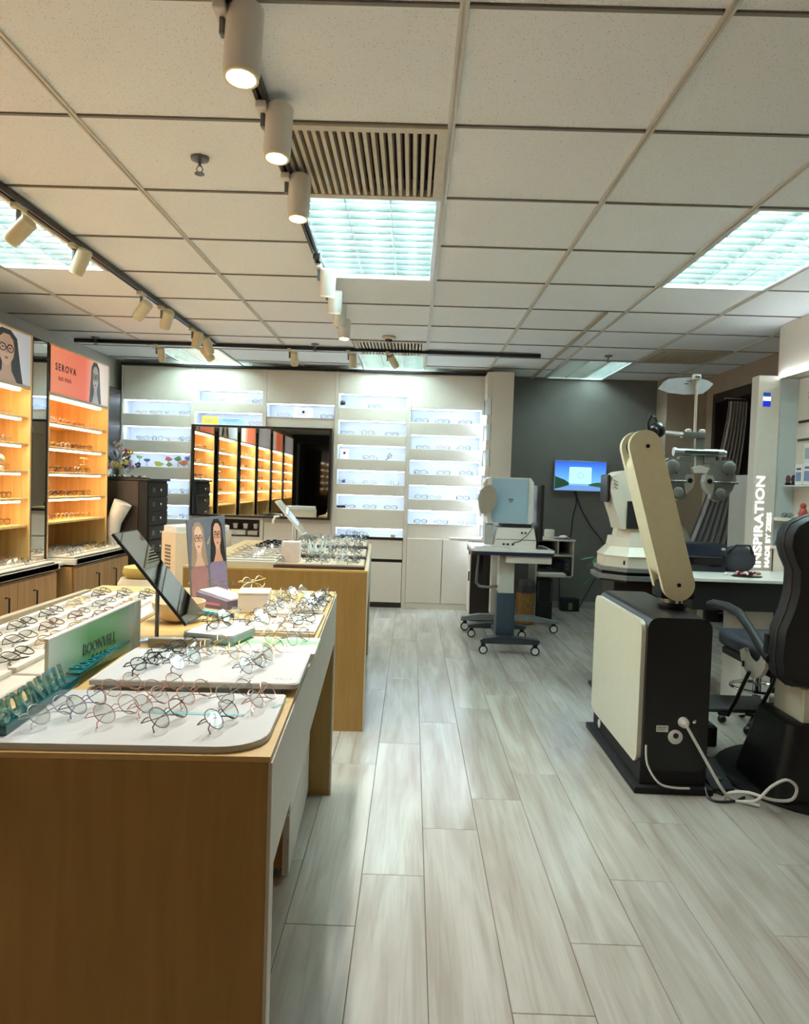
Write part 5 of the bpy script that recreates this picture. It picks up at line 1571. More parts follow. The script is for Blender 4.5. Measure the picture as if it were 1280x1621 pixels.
# ================================================================== slit-lamp like white instrument and octagonal table
t = thing('instrument_table', 'octagonal layered grey table top on a black pedestal behind the refraction unit', 'table', (1.40, 4.50, 0))
oc = lambda r, cx=1.362, cy=4.50: [(cx + r * math.cos(R(22.5 + 45 * k)), cy + r * math.sin(R(22.5 + 45 * k))) for k in range(8)]
part('top_plate', MB().plate(oc(.228), .782, .806), mat('pewter', (122, 122, 122), .35, .3), t)
part('middle_plate', MB().plate(oc(.218), .762, .7815), BLACKG, t)
part('lower_plate', MB().plate(oc(.245), .735, .7615), mat('pewter', (122, 122, 122), .35, .3), t)
part('under_tray', MB().plate(oc(.232), .722, .7345), BLACK, t)
part('pedestal', MB().rbox(1.23, 1.50, 4.40, 4.66, .03, .7215, .006, 1), DARKBR, t)
part('foot', MB().rbox(1.18, 1.56, 4.32, 4.72, 0, .0295, .006, 1), BLACK, t)
t = thing('instrument', 'white desktop eye examination instrument half hidden by the beige arm', 'instrument', (1.36, 4.50, .806))
CW = mat('ivory_plastic', (206, 198, 182), .4, var=.03)
oc2 = lambda r: oc(r, 1.362, 4.50)
part('base_block', MB().plate(oc2(.208), .8065, .872), CW, t)
b = MB()
def frust(mb, r0, r1, z0, z1, cx=1.362, cy=4.5):
    a = oc(r0, cx, cy); c = oc(r1, cx, cy)
    V = [(p[0], p[1], z0) for p in a] + [(p[0], p[1], z1) for p in c]
    mb.add(V, [tuple(range(7, -1, -1)), tuple(range(8, 16))] + [(k, (k + 1) % 8, 8 + (k + 1) % 8, 8 + k) for k in range(8)])
    return mb
part('base_shoulder', frust(MB(), .215, .165, .873, .925), CW, t)
part('neck_block', frust(frust(MB(), .160, .150, .9255, .985), .125, .118, .9855, 1.03), CW, t)
part('head_body', MB().prism([(1.255, 1.0305), (1.235, 1.10), (1.205, 1.18), (1.186, 1.26), (1.188, 1.31), (1.205, 1.35), (1.24, 1.375), (1.30, 1.385), (1.36, 1.38), (1.38, 1.33), (1.38, 1.0305)], .22, Matrix.Translation((0, 4.38, 0)), False), CW, t)
part('dark_inset', MB().rbox(1.285, 1.44, 4.372, 4.379, 1.035, 1.20, .001, 1), BLACKM, t)
part('eyepiece_pad', MB().rbox(1.166, 1.186, 4.40, 4.56, 1.19, 1.355, .006, 1), BLACK, t)
for k in range(3):
    part('vent_groove', MB().tube([(1.196 + .004 * k, 4.378, 1.325 - .02 * k), (1.225, 4.378, 1.312 - .02 * k)], .0018, 5), GREYM, t)
part('base_socket', MB().box(1.255, 1.265, 4.304, 4.3078, .825, .85), BLACK, t)
# plant
t = thing('potted_plant', 'small green leafy plant peeping out behind the octagonal table', 'plant', (1.50, 5.35, 0))
part('pot', MB().lathe([(.09, 0), (.12, .30), (.125, .32), (.11, .32), (.10, .28), (.001, .28)], 20, Matrix.Translation((1.50, 5.35, 0))), WPLAS, t)
rr = random.Random(12)
GL = mat('leaf_green', (38, 108, 66), .4, var=.2)
for k in range(14):
    a = 2 * PI * k / 14; e_ = rr.uniform(.10, .24)
    tip = Vector((1.50 - .02 + math.cos(a) * e_, 5.35 + math.sin(a) * e_ * .6, rr.uniform(.60, .80)))
    part('stem', MB().tube([(1.50, 5.35, .29), (1.50 + math.cos(a) * e_ * .4, 5.35 + math.sin(a) * e_ * .3, .60), tip], .003, 5), mat('stem_green', (70, 110, 60), .6), t)
    M = Matrix.Translation(tip) @ Matrix.Rotation(a, 4, 'Z') @ Matrix.Rotation(rr.uniform(.2, 1.1), 4, 'Y')
    part('leaf', MB().ball((.03, 0, 0), .055, .026, .004, 8, 4, M), GL, t)

# ================================================================== lift tables, autorefractor, side counter
def castor(t, x, y, r=.034):
    part('castor', MB().tube([(x, y - .012, r), (x, y + .012, r)], r, 18), BLACK, t)
    part('castor_hub', MB().tube([(x, y - .014, r), (x, y + .014, r)], r * .70, 18), WPLAS, t, 'white castor hub')
    part('castor_fork', MB().rbox(x - .016, x + .016, y - .014, y + .014, r + .02, r * 2 + .018, .003, 1), BLACKM, t)
BG = mat('blue_grey_column', (52, 64, 76), .4, var=.05)
t = thing('lift_table', 'white topped electric lift table on four white castors', 'table', (.74, 5.72, 0))
part('table_top', MB().plate(rrect(.46, 1.08, 5.44, 5.96, .03), .779, .797), WPLAS, t)
part('top_edging', MB().plate(rrect(.462, 1.078, 5.442, 5.958, .03), .752, .7785), mat('navy_edge', (34, 40, 66), .35), t, 'dark navy edging')
part('control_drawer', MB().rbox(.722, 1.06, 5.46, 5.86, .695, .7515, .004, 1), OFFW, t)
part('column_upper', MB().rbox(.682, .800, 5.56, 5.68, .455, .751, .006, 2), OFFW, t, 'pale upper column')
part('column_lower', MB().rbox(.672, .812, 5.55, 5.69, .125, .455, .006, 2), BG, t, 'blue grey lower column')
part('front_foot', MB().prism([(.555, .085), (.985, .085), (.998, .110), (.99, .120), (.82, .135), (.66, .135), (.57, .122), (.548, .108)], .09, Matrix.Translation((0, 5.46, 0))), mat('foot_slate', (44, 50, 56), .4), t)
part('rear_foot', MB().prism([(.505, .085), (.975, .085), (.985, .110), (.82, .130), (.66, .130), (.50, .11)], .09, Matrix.Translation((0, 6.05, 0))), mat('foot_slate', (44, 50, 56), .4), t)
part('foot_beam', MB().rbox(.69, .79, 5.551, 6.049, .09, .124, .004, 1), mat('foot_slate', (44, 50, 56), .4), t)
for x, y in ((.575, 5.49), (.965, 5.49), (.535, 6.09), (.955, 6.09)):
    castor(t, x, y)
part('cable_handle', MB().tube([(.525, 5.55, .752), (.515, 5.55, .60), (.512, 5.55, .53), (.535, 5.55, .503), (.60, 5.55, .498), (.676, 5.60, .50)], .011, 8), GREYM, t)
part('handle_plate', MB().rbox(.528, .56, 5.57, 5.60, .53, .751, .002, 1), BLACKM, t)
t = thing('lift_table', 'second lift table with pale curved legs behind the first one', 'table', (.86, 6.42, 0))
part('leg_bar', MB().prism([(.46, .09), (.62, .10), (.86, .105), (1.10, .10), (1.30, .085), (1.31, .105), (1.10, .145), (.86, .155), (.62, .150), (.47, .125)], .07, Matrix.Translation((0, 6.34, 0))), mat('foot_silver', (126, 130, 132), .4, .2), t)
part('column_lower', MB().rbox(.72, .84, 6.42, 6.52, .145, .73, .004, 1), OFFW, t)
part('table_top', MB().plate(rrect(.52, 1.12, 6.28, 6.70, .03), .731, .75), WPLAS, t)
castor(t, 1.275, 6.375, .038); castor(t, .50, 6.375, .038)
t = thing('autorefractor', 'pale blue and white autorefractor with a tan cupped head on the lift table', 'instrument', (.76, 5.70, .797))
PB = mat('pale_blue_panel', (156, 182, 196), .35, var=.02)
part('base_unit', MB().prism([(.640, .7985), (.955, .7985), (.955, .86), (.935, .955), (.66, .955), (.645, .87)], .30, Matrix.Translation((0, 5.56, 0))), WPLAS, t)
part('base_groove', MB().box(.646, .952, 5.5585, 5.5598, .862, .867), GREYM, t)
for x in (.845, .872):
    part('base_knob', MB().lathe([(.008, 0), (.008, .006), (.001, .006)], 12, Matrix(((1, 0, 0, x), (0, 0, -1, 5.56), (0, 1, 0, .918), (0, 0, 0, 1)))), BLACK, t)
for x in (.70, .73, .77):
    part('base_port', MB().rbox(x, x + .018, 5.552, 5.5595, .822, .836, .002, 1), BLACK, t)
part('slide_plate', MB().box(.70, .92, 5.58, 5.86, .9555, .983), BLACKM, t)
part('main_body', MB().prism([(.585, .984), (.91, .984), (.925, 1.0), (.925, 1.30), (.90, 1.335), (.60, 1.335), (.575, 1.31), (.575, 1.06)], .26, Matrix.Translation((0, 5.58, 0))), WPLAS, t)
part('side_panel', MB().prism([(.62, .990), (.885, .990), (.885, 1.328), (.605, 1.328), (.60, 1.20), (.61, 1.02)], .008, Matrix.Translation((0, 5.571, 0))), PB, t, 'pale blue side panel')
part('panel_mark', MB().box(.735, .772, 5.5695, 5.5708, 1.162, 1.176).box(.742, .766, 5.5695, 5.5708, 1.148, 1.156), GREYM, t)
hp = [(.512, 1.10), (.498, 1.17), (.512, 1.225), (.545, 1.262), (.585, 1.275), (.625, 1.245), (.640, 1.19), (.628, 1.12), (.595, 1.075), (.560, 1.052), (.522, 1.06)]
part('head_cup', MB().prism(hp, .06, Matrix.Translation((0, 5.50, 0))), mat('taupe_cup', (150, 140, 124), .5), t, 'taupe cupped patient shield')
part('rear_wing', MB().prism([(.555, 1.035), (.60, 1.035), (.60, 1.335), (.565, 1.32), (.545, 1.28)], .22, Matrix.Translation((0, 5.60, 0))), CW, t)
part('chin_box', MB().rbox(.568, .636, 5.60, 5.76, .82, .975, .004, 1), mat('smoke_grey', (166, 168, 162), .3), t)
part('signal_cable', MB().tube([(.93, 5.57, 1.0), (.925, 5.56, .96), (.88, 5.55, .90), (.83, 5.55, .855), (.78, 5.55, .84)], .003, 5), BLACK, t)
t = thing('monitor', 'black monitor seen edge on at the right of the autorefractor', 'monitor', (.985, 5.70, .797))
part('screen_back', MB().rbox(.965, .992, 5.50, 5.90, .86, 1.285, .004, 1), BLACK, t)
part('screen_glass', MB().box(.9925, .9935, 5.51, 5.89, .87, 1.275), BLACKG, t)
part('stand_neck', MB().rbox(.968, .990, 5.66, 5.74, .8045, .86, .003, 1), BLACK, t)
part('stand_foot', MB().plate(rrect(.957, 1.05, 5.58, 5.82, .01), .7975, .804), BLACK, t)
t = thing('keyboard', 'slim white keyboard on the near edge of the lift table', 'keyboard', (.60, 5.48, .797))
part('keyboard_body', MB().rbox(.475, .76, 5.45, 5.54, .7975, .806, .002, 1), WPLAS, t)
part('key_block', MB().rbox(.485, .75, 5.458, 5.532, .8063, .810, .001, 1), mat('key_grey', (190, 192, 196), .5), t)
# side counter
t = thing('side_counter', 'white topped counter with a dark end panel in front of the pillar', 'counter', (.70, 6.95, 0))
part('counter_top', MB().plate([(.72, 7.125)] + [(.46 + .1 * math.cos(a), 6.86 + .1 * math.sin(a)) for a in [PI * .5 + PI * k / 10 for k in range(11)]] + [(.72, 6.72), (1.0, 6.72), (1.0, 7.125)], .752, .775), WPLAS, t)
part('counter_body', MB().box(.585, .98, 6.835, 7.12, .0, .7515), DARKBR, t)
part('end_panel', MB().box(.573, .735, 6.82, 6.8345, 0, .7515), DARKBR, t)
for k, (z0, z1) in enumerate(((.06, .49), (.50, .74))):
    d = part('door' if k == 0 else 'drawer_front', MB().rbox(.566, .5845, 6.84, 7.115, z0, z1, .002, 1), CREAM, t)
    link('door_handle', MB().rbox(.555, .5655, 6.87, 6.885, z1 - .12, z1 - .03, .002, 1).mesh('door_handle', BLACK, WM[t].inverted()), d)
single('pen_tray', MB().rbox(.66, .72, 6.80, 6.83, .776, .784, .002, 1), mat('dusty_red', (170, 90, 80), .5), 'tiny reddish pen rest on the white side counter', 'pen rest', (.69, 6.81, .776))
# printer desk
t = thing('printer_desk', 'small white computer desk with open shelves by the grey wall', 'desk', (1.37, 7.1, 0))
part('desk_top', MB().rbox(1.17, 1.56, 6.90, 7.35, .770, .786, .002, 1), OFFW, t)
part('side_board', MB().rbox(1.19, 1.205, 6.92, 7.33, 0, .7695, .002, 1), OFFW, t)
part('side_board', MB().rbox(1.535, 1.55, 6.92, 7.33, .44, .7695, .002, 1), OFFW, t)
part('shelf_board', MB().rbox(1.2055, 1.5345, 6.92, 7.33, .625, .640, .002, 1), OFFW, t)
part('shelf_board', MB().rbox(1.2055, 1.5345, 6.92, 7.33, .425, .440, .002, 1), OFFW, t)
part('divider', MB().rbox(1.40, 1.412, 6.95, 7.32, .6405, .7695, .002, 1), OFFW, t)
part('back_board', MB().box(1.2055, 1.5345, 7.331, 7.34, .44, .7695), BLACKM, t)
t = thing('printer', 'black inkjet printer with a white paper tray under the desk top', 'printer', (1.37, 7.1, .44))
part('printer_body', MB().rbox(1.215, 1.525, 6.93, 7.30, .4405, .620, .006, 2), BLACKG, t)
part('paper_tray', MB().rbox(1.20, 1.455, 6.78, 6.929, .445, .475, .003, 1), OFFW, t, 'white paper tray')
part('printer_panel', MB().rbox(1.46, 1.518, 6.918, 6.9295, .48, .60, .003, 1), mat('dark_panel', (40, 44, 48), .3), t)
part('printer_button', MB().rbox(1.478, 1.498, 6.9155, 6.9178, .545, .556, .001, 1).rbox(1.478, 1.498, 6.9155, 6.9178, .505, .512, .001, 1), GREYM, t)
part('printer_mark', MB().box(1.30, 1.345, 6.9275, 6.9292, .572, .580), GREYM, t)
t = thing('computer_tower', 'black computer tower on the floor under the printer desk', 'computer', (1.29, 7.1, 0))
part('tower_case', MB().rbox(1.212, 1.365, 6.93, 7.30, .0, .40, .005, 1), BLACK, t)
part('front_frame', MB().tube([(1.225, 6.926, .39), (1.225, 6.926, .19), (1.35, 6.926, .19), (1.35, 6.926, .39)], .004, 6), GREYM, t)
t = thing('waste_bin', 'amber woven bin holding a dark bag behind the lift table', 'bin', (1.09, 6.80, 0))
part('bin_body', MB().lathe([(.070, 0), (.080, .01), (.088, .30), (.084, .30), (.078, .02), (.001, .02)], 22, Matrix.Translation((1.09, 6.80, 0))), wood('amber_weave', (120, 88, 44), (156, 118, 60), (60, 60, 40), .6), t)
part('bin_bag', MB().lathe([(.080, .27), (.092, .30), (.094, .36), (.075, .41), (.03, .40)], 12, Matrix.Translation((1.09, 6.80, 0)), False), mat('bag_dark', (60, 62, 66), .4), t)
single('router', MB().rbox(1.295, 1.385, 7.05, 7.12, .787, .87, .012, 2), WPLAS, 'small white router standing on the printer desk', 'router', (1.34, 7.08, .787))
t = thing('computer_mouse', 'white computer mouse on a black pad on the printer desk', 'mouse', (1.45, 6.98, .786))
part('mouse_pad', MB().plate([(1.455 + .088 * math.cos(a), 6.985 + .07 * math.sin(a)) for a in [2 * PI * k / 20 for k in range(20)]], .7865, .791), BLACK, t)
part('mouse_shell', MB().ball((1.455, 6.975, .806), .045, .035, .018).box(1.454, 1.456, 6.94, 6.95, .806, .810), WPLAS, t)
t = thing('power_supply_box', 'black power unit with a green sticker on the floor by the grey wall', 'power unit', (1.66, 7.62, 0))
part('unit_case', MB().rbox(1.58, 1.77, 7.55, 7.70, 0, .13, .012, 2), BLACK, t)
part('green_sticker', MB().box(1.655, 1.695, 7.5475, 7.5498, .02, .09), mat('sticker_green', (90, 130, 60), .5), t)
part('unit_end', MB().rbox(1.755, 1.772, 7.56, 7.69, .02, .11, .004, 1), GREYM, t)
# television
t = thing('television', 'wall television showing a blue lake picture with a pale dialog box', 'television', (1.765, 7.77, 1.24))
part('tv_frame', MB().rbox(1.492, 2.045, 7.752, 7.795, 1.243, 1.566, .004, 1), mat('tv_frame', (150, 152, 150), .4), t)
SKY = gradmat('screen_sky', [(0, (90, 150, 230)), (.5, (66, 122, 222)), (1, (36, 78, 176))], 'Z', 0.1, .31, .5, 1.0)
part('screen', MB().box(1.502, 2.035, 7.7495, 7.7515, 1.253, 1.556), SKY, t, 'lit blue screen')
def scr(nm, pts, y, c, s=.8):
    part(nm, MB().prism(pts, .0005, Matrix.Translation((0, y, 0))), emitmat('screen_' + '_'.join(map(str, c)), c, s), t)
scr('screen_water', [(1.502, 1.253), (2.035, 1.253), (2.035, 1.285), (1.90, 1.305), (1.65, 1.308), (1.58, 1.29)], 7.7488, (98, 134, 190))
scr('screen_hill', [(1.502, 1.262), (1.58, 1.285), (1.65, 1.308), (1.65, 1.335), (1.60, 1.365), (1.54, 1.385), (1.502, 1.40)], 7.7483, (34, 62, 44))
scr('screen_hill', [(1.86, 1.308), (2.035, 1.285), (2.035, 1.345), (1.94, 1.342), (1.86, 1.325)], 7.7483, (44, 78, 52))
scr('screen_dialog', rrect(1.65, 1.885, 1.325, 1.50, .012), 7.7478, (150, 200, 250), 1.0)
for k in range(12):
    a = 2 * PI * k / 12; rr_ = .034 if k % 2 else .026
    scr('dialog_dot', [(1.767 + rr_ * math.cos(a) + .004 * math.cos(q), 1.414 + rr_ * math.sin(a) + .004 * math.sin(q)) for q in [2 * PI * j / 6 for j in range(6)]], 7.7472, (40, 50, 80), .6)
def cable(pts, r, m, label, loc=None, sub=4):
    # Catmull-Rom smoothing
    P = [Vector(p) for p in pts]
    out = []
    for i in range(len(P) - 1):
        p0 = P[max(i - 1, 0)]; p1 = P[i]; p2 = P[i + 1]; p3 = P[min(i + 2, len(P) - 1)]
        for k in range(sub):
            u_ = k / sub
            out.append(.5 * ((2 * p1) + (-p0 + p2) * u_ + (2 * p0 - 5 * p1 + 4 * p2 - p3) * u_ ** 2 + (-p0 + 3 * p1 - 3 * p2 + p3) * u_ ** 3))
    out.append(P[-1])
    return single('cable', MB().tube(out, r, 6), m, label, 'cable', tuple(P[-1]))
cable([(1.735, 7.785, 1.245), (1.745, 7.78, 1.12), (1.715, 7.78, .98), (1.70, 7.78, .78), (1.66, 7.78, .62), (1.60, 7.76, .45), (1.59, 7.72, .20), (1.585, 7.68, .06)], .0055, BLACK, 'dark cable hanging from the television down to the power unit')
cable([(1.715, 7.785, 1.245), (1.74, 7.78, 1.19), (1.80, 7.78, 1.05), (1.92, 7.78, .86), (2.05, 7.77, .68), (2.00, 7.76, .40), (1.86, 7.74, .12), (1.80, 7.70, .02)], .0055, BLACK, 'dark cable running from the television to the lower right')

# ================================================================== right desk and things on it
t = thing('consultation_desk', 'white topped desk with a deep black apron beyond the chair', 'desk', (1.95, 4.35, 0))
part('desk_top', MB().rbox(1.60, 2.42, 4.13, 4.66, .763, .783, .003, 1), WPLAS, t)
part('apron', MB().rbox(1.605, 2.41, 4.15, 4.64, .60, .7625, .003, 1), BLACKM, t)
part('desk_leg', MB().rbox(1.95, 2.12, 4.25, 4.52, 0, .5995, .003, 1), CREAM, t, 'cream leg panel')
part('desk_leg', MB().rbox(2.30, 2.38, 4.25, 4.52, 0, .5995, .003, 1), CREAM, t, 'cream leg panel')
part('back_leg', MB().rbox(1.64, 1.70, 4.55, 4.62, 0, .5995, .003, 1), BLACKM, t)
t = thing('document_case', 'long black glossy case at the back of the white topped desk', 'case', (1.76, 4.56, .783))
part('case_body', MB().rbox(1.64, 1.925, 4.47, 4.65, .7835, .875, .006, 2), BLACKG, t)
part('case_lid', MB().rbox(1.635, 1.93, 4.465, 4.655, .8755, .955, .012, 2), mat('navy_black', (24, 34, 48), .25), t)
part('case_badge', MB().ball((1.905, 4.463, .925), .014, .004, .008), CHROME, t)
part('case_seam_glint', MB().box(1.70, 1.90, 4.4635, 4.4648, .873, .876), GREYM, t)  # pale line painted in for the highlight along the lid joint
t = thing('shoulder_bag', 'soft dark grey bag resting beside the black case', 'bag', (2.03, 4.55, .783))
part('bag_body', MB().ball((2.03, 4.56, .858), .115, .07, .088, 18, 12, None), mat('charcoal_cloth', (52, 52, 60), .8, bump=.1, scale=80), t)
part('bag_strap', MB().tube([(1.95, 4.52, .90), (1.99, 4.48, .95), (2.07, 4.48, .95), (2.11, 4.52, .90)], .008, 6), mat('charcoal_strap', (40, 40, 46), .8), t)
t = thing('sweet_tray', 'dark oval tray full of red wrapped sweets on the desk edge', 'tray', (1.96, 4.27, .783))
part('tray_dish', MB().plate([(1.965 + .085 * math.cos(a), 4.27 + .05 * math.sin(a)) for a in [2 * PI * k / 24 for k in range(24)]], .7835, .792), BLACK, t)
rr = random.Random(3)
swc = [('wrap_red', (150, 34, 44)), ('wrap_pink', (206, 130, 130)), ('wrap_white', (220, 214, 214)), ('wrap_dark', (80, 24, 30))]
for k in range(22):
    a = rr.uniform(0, 6.28); q = rr.uniform(.1, 1)
    c = swc[k % 4]
    x, y = 1.965 + .072 * q * math.cos(a), 4.27 + .04 * q * math.sin(a)
    s_ = single('wrapped_sweet', MB().ball((0, 0, 0), .013, .009, .008, 7, 5, Matrix.Translation((x, y, .801 + rr.uniform(0, .008))) @ Matrix.Rotation(a, 4, 'Z')), mat(c[0], c[1], .35),
                '%s wrapped sweet in the dark oval tray on the desk' % {'wrap_red': 'red', 'wrap_pink': 'pink', 'wrap_white': 'white', 'wrap_dark': 'dark red'}[c[0]], 'sweet', (x, y, .80), '%s sweets in the tray' % c[0].replace('wrap_', ''))
t = thing('sweet_pile', 'white wrapped sweets lying left of the dark oval tray', 'sweets', (1.865, 4.30, .783))
for k in range(4):
    part('wrapped_sweet', MB().ball((1.855 + .014 * k, 4.30 + rr.uniform(-.02, .02), .793), .012, .010, .008, 7, 5), WPLAS, t)

# ================================================================== examination chair
CX, CYc = 1.84, 3.25
t = thing('examination_chair', 'high backed black examination chair cut by the right edge', 'chair', (CX, CYc, 0))
CH = mat('black_leather', (19, 21, 27), .55, var=.1, bump=.1, scale=50)
hl = [(x_ + .06, z_) for x_, z_ in [(1.64, .485), (1.50, .488), (1.462, .52), (1.448, .60), (1.455, .71), (1.485, .79), (1.503, .87), (1.503, .96), (1.478, 1.01), (1.462, 1.06), (1.466, 1.11), (1.485, 1.145), (1.53, 1.172), (1.60, 1.195), (1.70, 1.21)]]
out = hl + [(2 * CX - x, z) for x, z in hl[::-1]]
b = MB()
n = len(out)
V = []
cz = .85
for (y, sc) in ((2.955, .90), (2.940, .965), (2.955, 1.0), (3.04, 1.0), (3.075, .97), (3.09, .88)):
    V += [(CX + (x - CX) * (1 - (1 - sc) * .5), y, cz + (z - cz) * (1 - (1 - sc) * .5)) for x, z in out]
F = []
for k in range(5):
    for i in range(n):
        j = (i + 1) % n
        F.append((k * n + i, k * n + j, (k + 1) * n + j, (k + 1) * n + i))
F += [tuple(range(n)), tuple(range(6 * n - 1, 5 * n - 1, -1))]
b.add(V, F, True)
part('backrest', b, CH, t)
part('backrest_piping', MB().tube([(CX + (x - CX) * 1.0, 2.998, cz + (z - cz) * 1.0) for x, z in out], .006, 6, closed=True), mat('dark_brown_piping', (48, 36, 34), .5), t)
part('seat', MB().rbox(1.54, 2 * CX - 1.54, 3.10, 3.64, .515, .60, .035, 3), mat('navy_leather', (28, 36, 52), .4, var=.1), t, 'dark navy seat cushion')
part('seat_pan', MB().rbox(1.55, 2 * CX - 1.55, 3.11, 3.60, .48, .5145, .01, 2), BLACKM, t)
for s_ in (-1, 1):
    X = lambda dx: CX + s_ * (CX - 1.465) + s_ * -dx * -1 if False else CX + s_ * (.315 + dx)
    part('armrest', MB().tube([(X(0), 3.72, .700), (X(0), 3.66, .712), (X(0), 3.50, .722), (X(0), 3.38, .715), (X(0), 3.26, .665), (X(0), 3.14, .60), (X(0), 3.06, .575)], [.014, .021, .022, .021, .019, .022, .024], 10), CH, t)
    part('arm_knob', MB().rbox(X(-.018), X(.018), 3.06, 3.10, .56, .68, .012, 2), BLACK, t)
    # crescent bracket in the YZ plane
    cr = []
    for k in range(9):
        a = PI * 1.02 + (PI * .92) * k / 8
        cr.append((3.20 + .125 * math.cos(a), .575 + .115 * math.sin(a)))
    for k in range(9):
        a = PI * 1.94 - (PI * .88) * k / 8
        cr.append((3.20 + .078 * math.cos(a), .585 + .055 * math.sin(a)))
    part('side_bracket', MB().prism(cr, .018, Matrix(((0, 1, 0, X(.012) if s_ < 0 else X(-.03)), (1, 0, 0, 0), (0, 0, 1, 0), (0, 0, 0, 1)))), OFFW, t, 'grey crescent side bracket')
    part('bracket_slot', MB().box(X(-.019), X(.021), 3.27, 3.276, .49, .515), BLACK, t)
# lift column, housing, base
part('lift_column', MB().rbox(1.615, 2 * CX - 1.615, 2.96, 3.20, .32, .4795, .006, 1), BEIGEL, t, 'cream lift column')
b = MB()
V = []
for (w_, d0, d1, z) in ((.27, 2.95, 3.24, .34), (.285, 2.94, 3.26, .33), (.30, 2.93, 3.28, .24), (.34, 2.91, 3.32, .05), (.34, 2.91, 3.32, .026)):
    P = rrect(CX - w_, CX + w_, d0, d1, .06, 4)
    V.append([(p[0], p[1], z) for p in P])
nn = len(V[0])
b.add([v for q in V for v in q], [tuple(range(nn))] + [tuple(range(5 * nn - 1, 4 * nn - 1, -1))] + [(k * nn + i, (k + 1) * nn + i, (k + 1) * nn + (i + 1) % nn, k * nn + (i + 1) % nn) for k in range(4) for i in range(nn)], True)
part('base_housing', b, BLACK, t)
part('base_plate', MB().plate([(CX + .42 * math.cos(a), 3.22 + .42 * math.sin(a)) for a in [2 * PI * k / 36 for k in range(36)]], 0, .024), BLACKM, t)
part('base_rim', MB().tube([(CX + .42 * math.cos(a), 3.22 + .42 * math.sin(a), .012) for a in [2 * PI * k / 36 for k in range(36)]], .010, 6, closed=True), BLACK, t)
for x in (1.475, 1.60):
    part('footrest_rod', MB().tube([(x + .02, 3.18, .49), (x, 3.24, .36), (x - .015, 3.29, .262), (x - .04, 3.33, .258)], .0085, 8), BLACK, t)
part('footrest_plate', MB().rbox(1.32, 1.72, 3.325, 3.56, .262, .280, .004, 1), mat('footrest_grey', (70, 72, 74), .4), t, 'grey footrest plate')
t = thing('foot_platform', 'low black foot platform between refraction unit and chair', 'platform', (1.42, 3.78, 0))
part('platform_body', MB().rbox(1.30, 1.56, 3.62, 3.95, 0, .10, .006, 1), BLACKM, t)
part('platform_mat', MB().rbox(1.31, 1.55, 3.63, 3.94, .1005, .105, .001, 1), mat('rubber_grey', (54, 56, 58), .7), t)
t = thing('foot_pedal', 'black foot switch pedal on the floor in front of the chair base', 'pedal', (1.40, 3.22, 0))
part('pedal_body', MB().prism([(3.05, .002), (3.36, .002), (3.36, .05), (3.25, .075), (3.05, .02)], .095, Matrix(((0, 1, 0, 1.302), (1, 0, 0, 0), (0, 0, 1, 0), (0, 0, 0, 1))) @ Matrix.Identity(4)), BLACKM, t)
part('pedal_badge', MB().box(1.335, 1.365, 3.10, 3.13, .0385, .0425), GREYM, t)
t = thing('chrome_stool', 'shiny chrome ringed stool base glimpsed behind the chair', 'stool', (1.92, 4.02, 0))
part('stool_ring', MB().tube([(1.90 + .13 * math.cos(a), 3.95 + .13 * math.sin(a), .22) for a in [2 * PI * k / 24 for k in range(24)]], .010, 8, closed=True), CHROME, t)
part('stool_post', MB().cyl((1.90, 3.95, .03), (1.90, 3.95, .44), .022, 12), CHROME, t)
part('stool_seat', MB().lathe([(.14, .44), (.15, .46), (.14, .50), (.001, .51)], 24, Matrix.Translation((1.90, 3.95, 0))), BLACK, t)
for k in range(5):
    a = 2 * PI * k / 5 + .3
    part('stool_leg', MB().tube([(1.90, 3.95, .09), (1.90 + .16 * math.cos(a), 3.95 + .16 * math.sin(a), .05)], [.014, .010], 8), CHROME, t)
    part('stool_leg_tip', MB().ball((1.90 + .165 * math.cos(a), 3.95 + .165 * math.sin(a), .025), .024, n=10, m=6), BLACK, t)
# cables on the floor
cable([(1.166, 3.004, .295), (1.22, 2.985, .20), (1.30, 2.95, .06), (1.357, 2.975, .008), (1.41, 2.94, .008), (1.44, 2.92, .008)], .0062, WPLAS, 'white power lead from the round plug down to the floor')
cable([(1.36, 2.95, .012), (1.40, 2.87, .05), (1.45, 2.86, .11), (1.51, 2.86, .142), (1.552, 2.86, .112), (1.53, 2.85, .068), (1.46, 2.86, .06), (1.38, 2.90, .07), (1.33, 2.95, .045), (1.325, 2.98, .008)], .0062, WPLAS, 'white power lead looping up in front of the chair base')
cable([(1.262, 3.02, .034), (1.262, 2.985, .008), (1.285, 2.955, .006), (1.36, 2.965, .006), (1.42, 3.01, .006)], .005, BLACK, 'black lead curling on the floor from the refraction unit')
cable([(1.30, 3.50, .006), (1.34, 3.35, .006), (1.31, 3.10, .006), (1.345, 3.02, .006)], .005, BLACK, 'black lead lying beside the refraction unit base')
cable([(1.012, 3.035, .20), (1.02, 3.030, .12), (1.06, 3.005, .055), (1.12, 3.005, .036), (1.19, 3.005, .035)], .0045, WPLAS, 'thin white lead along the lower front of the refraction unit')


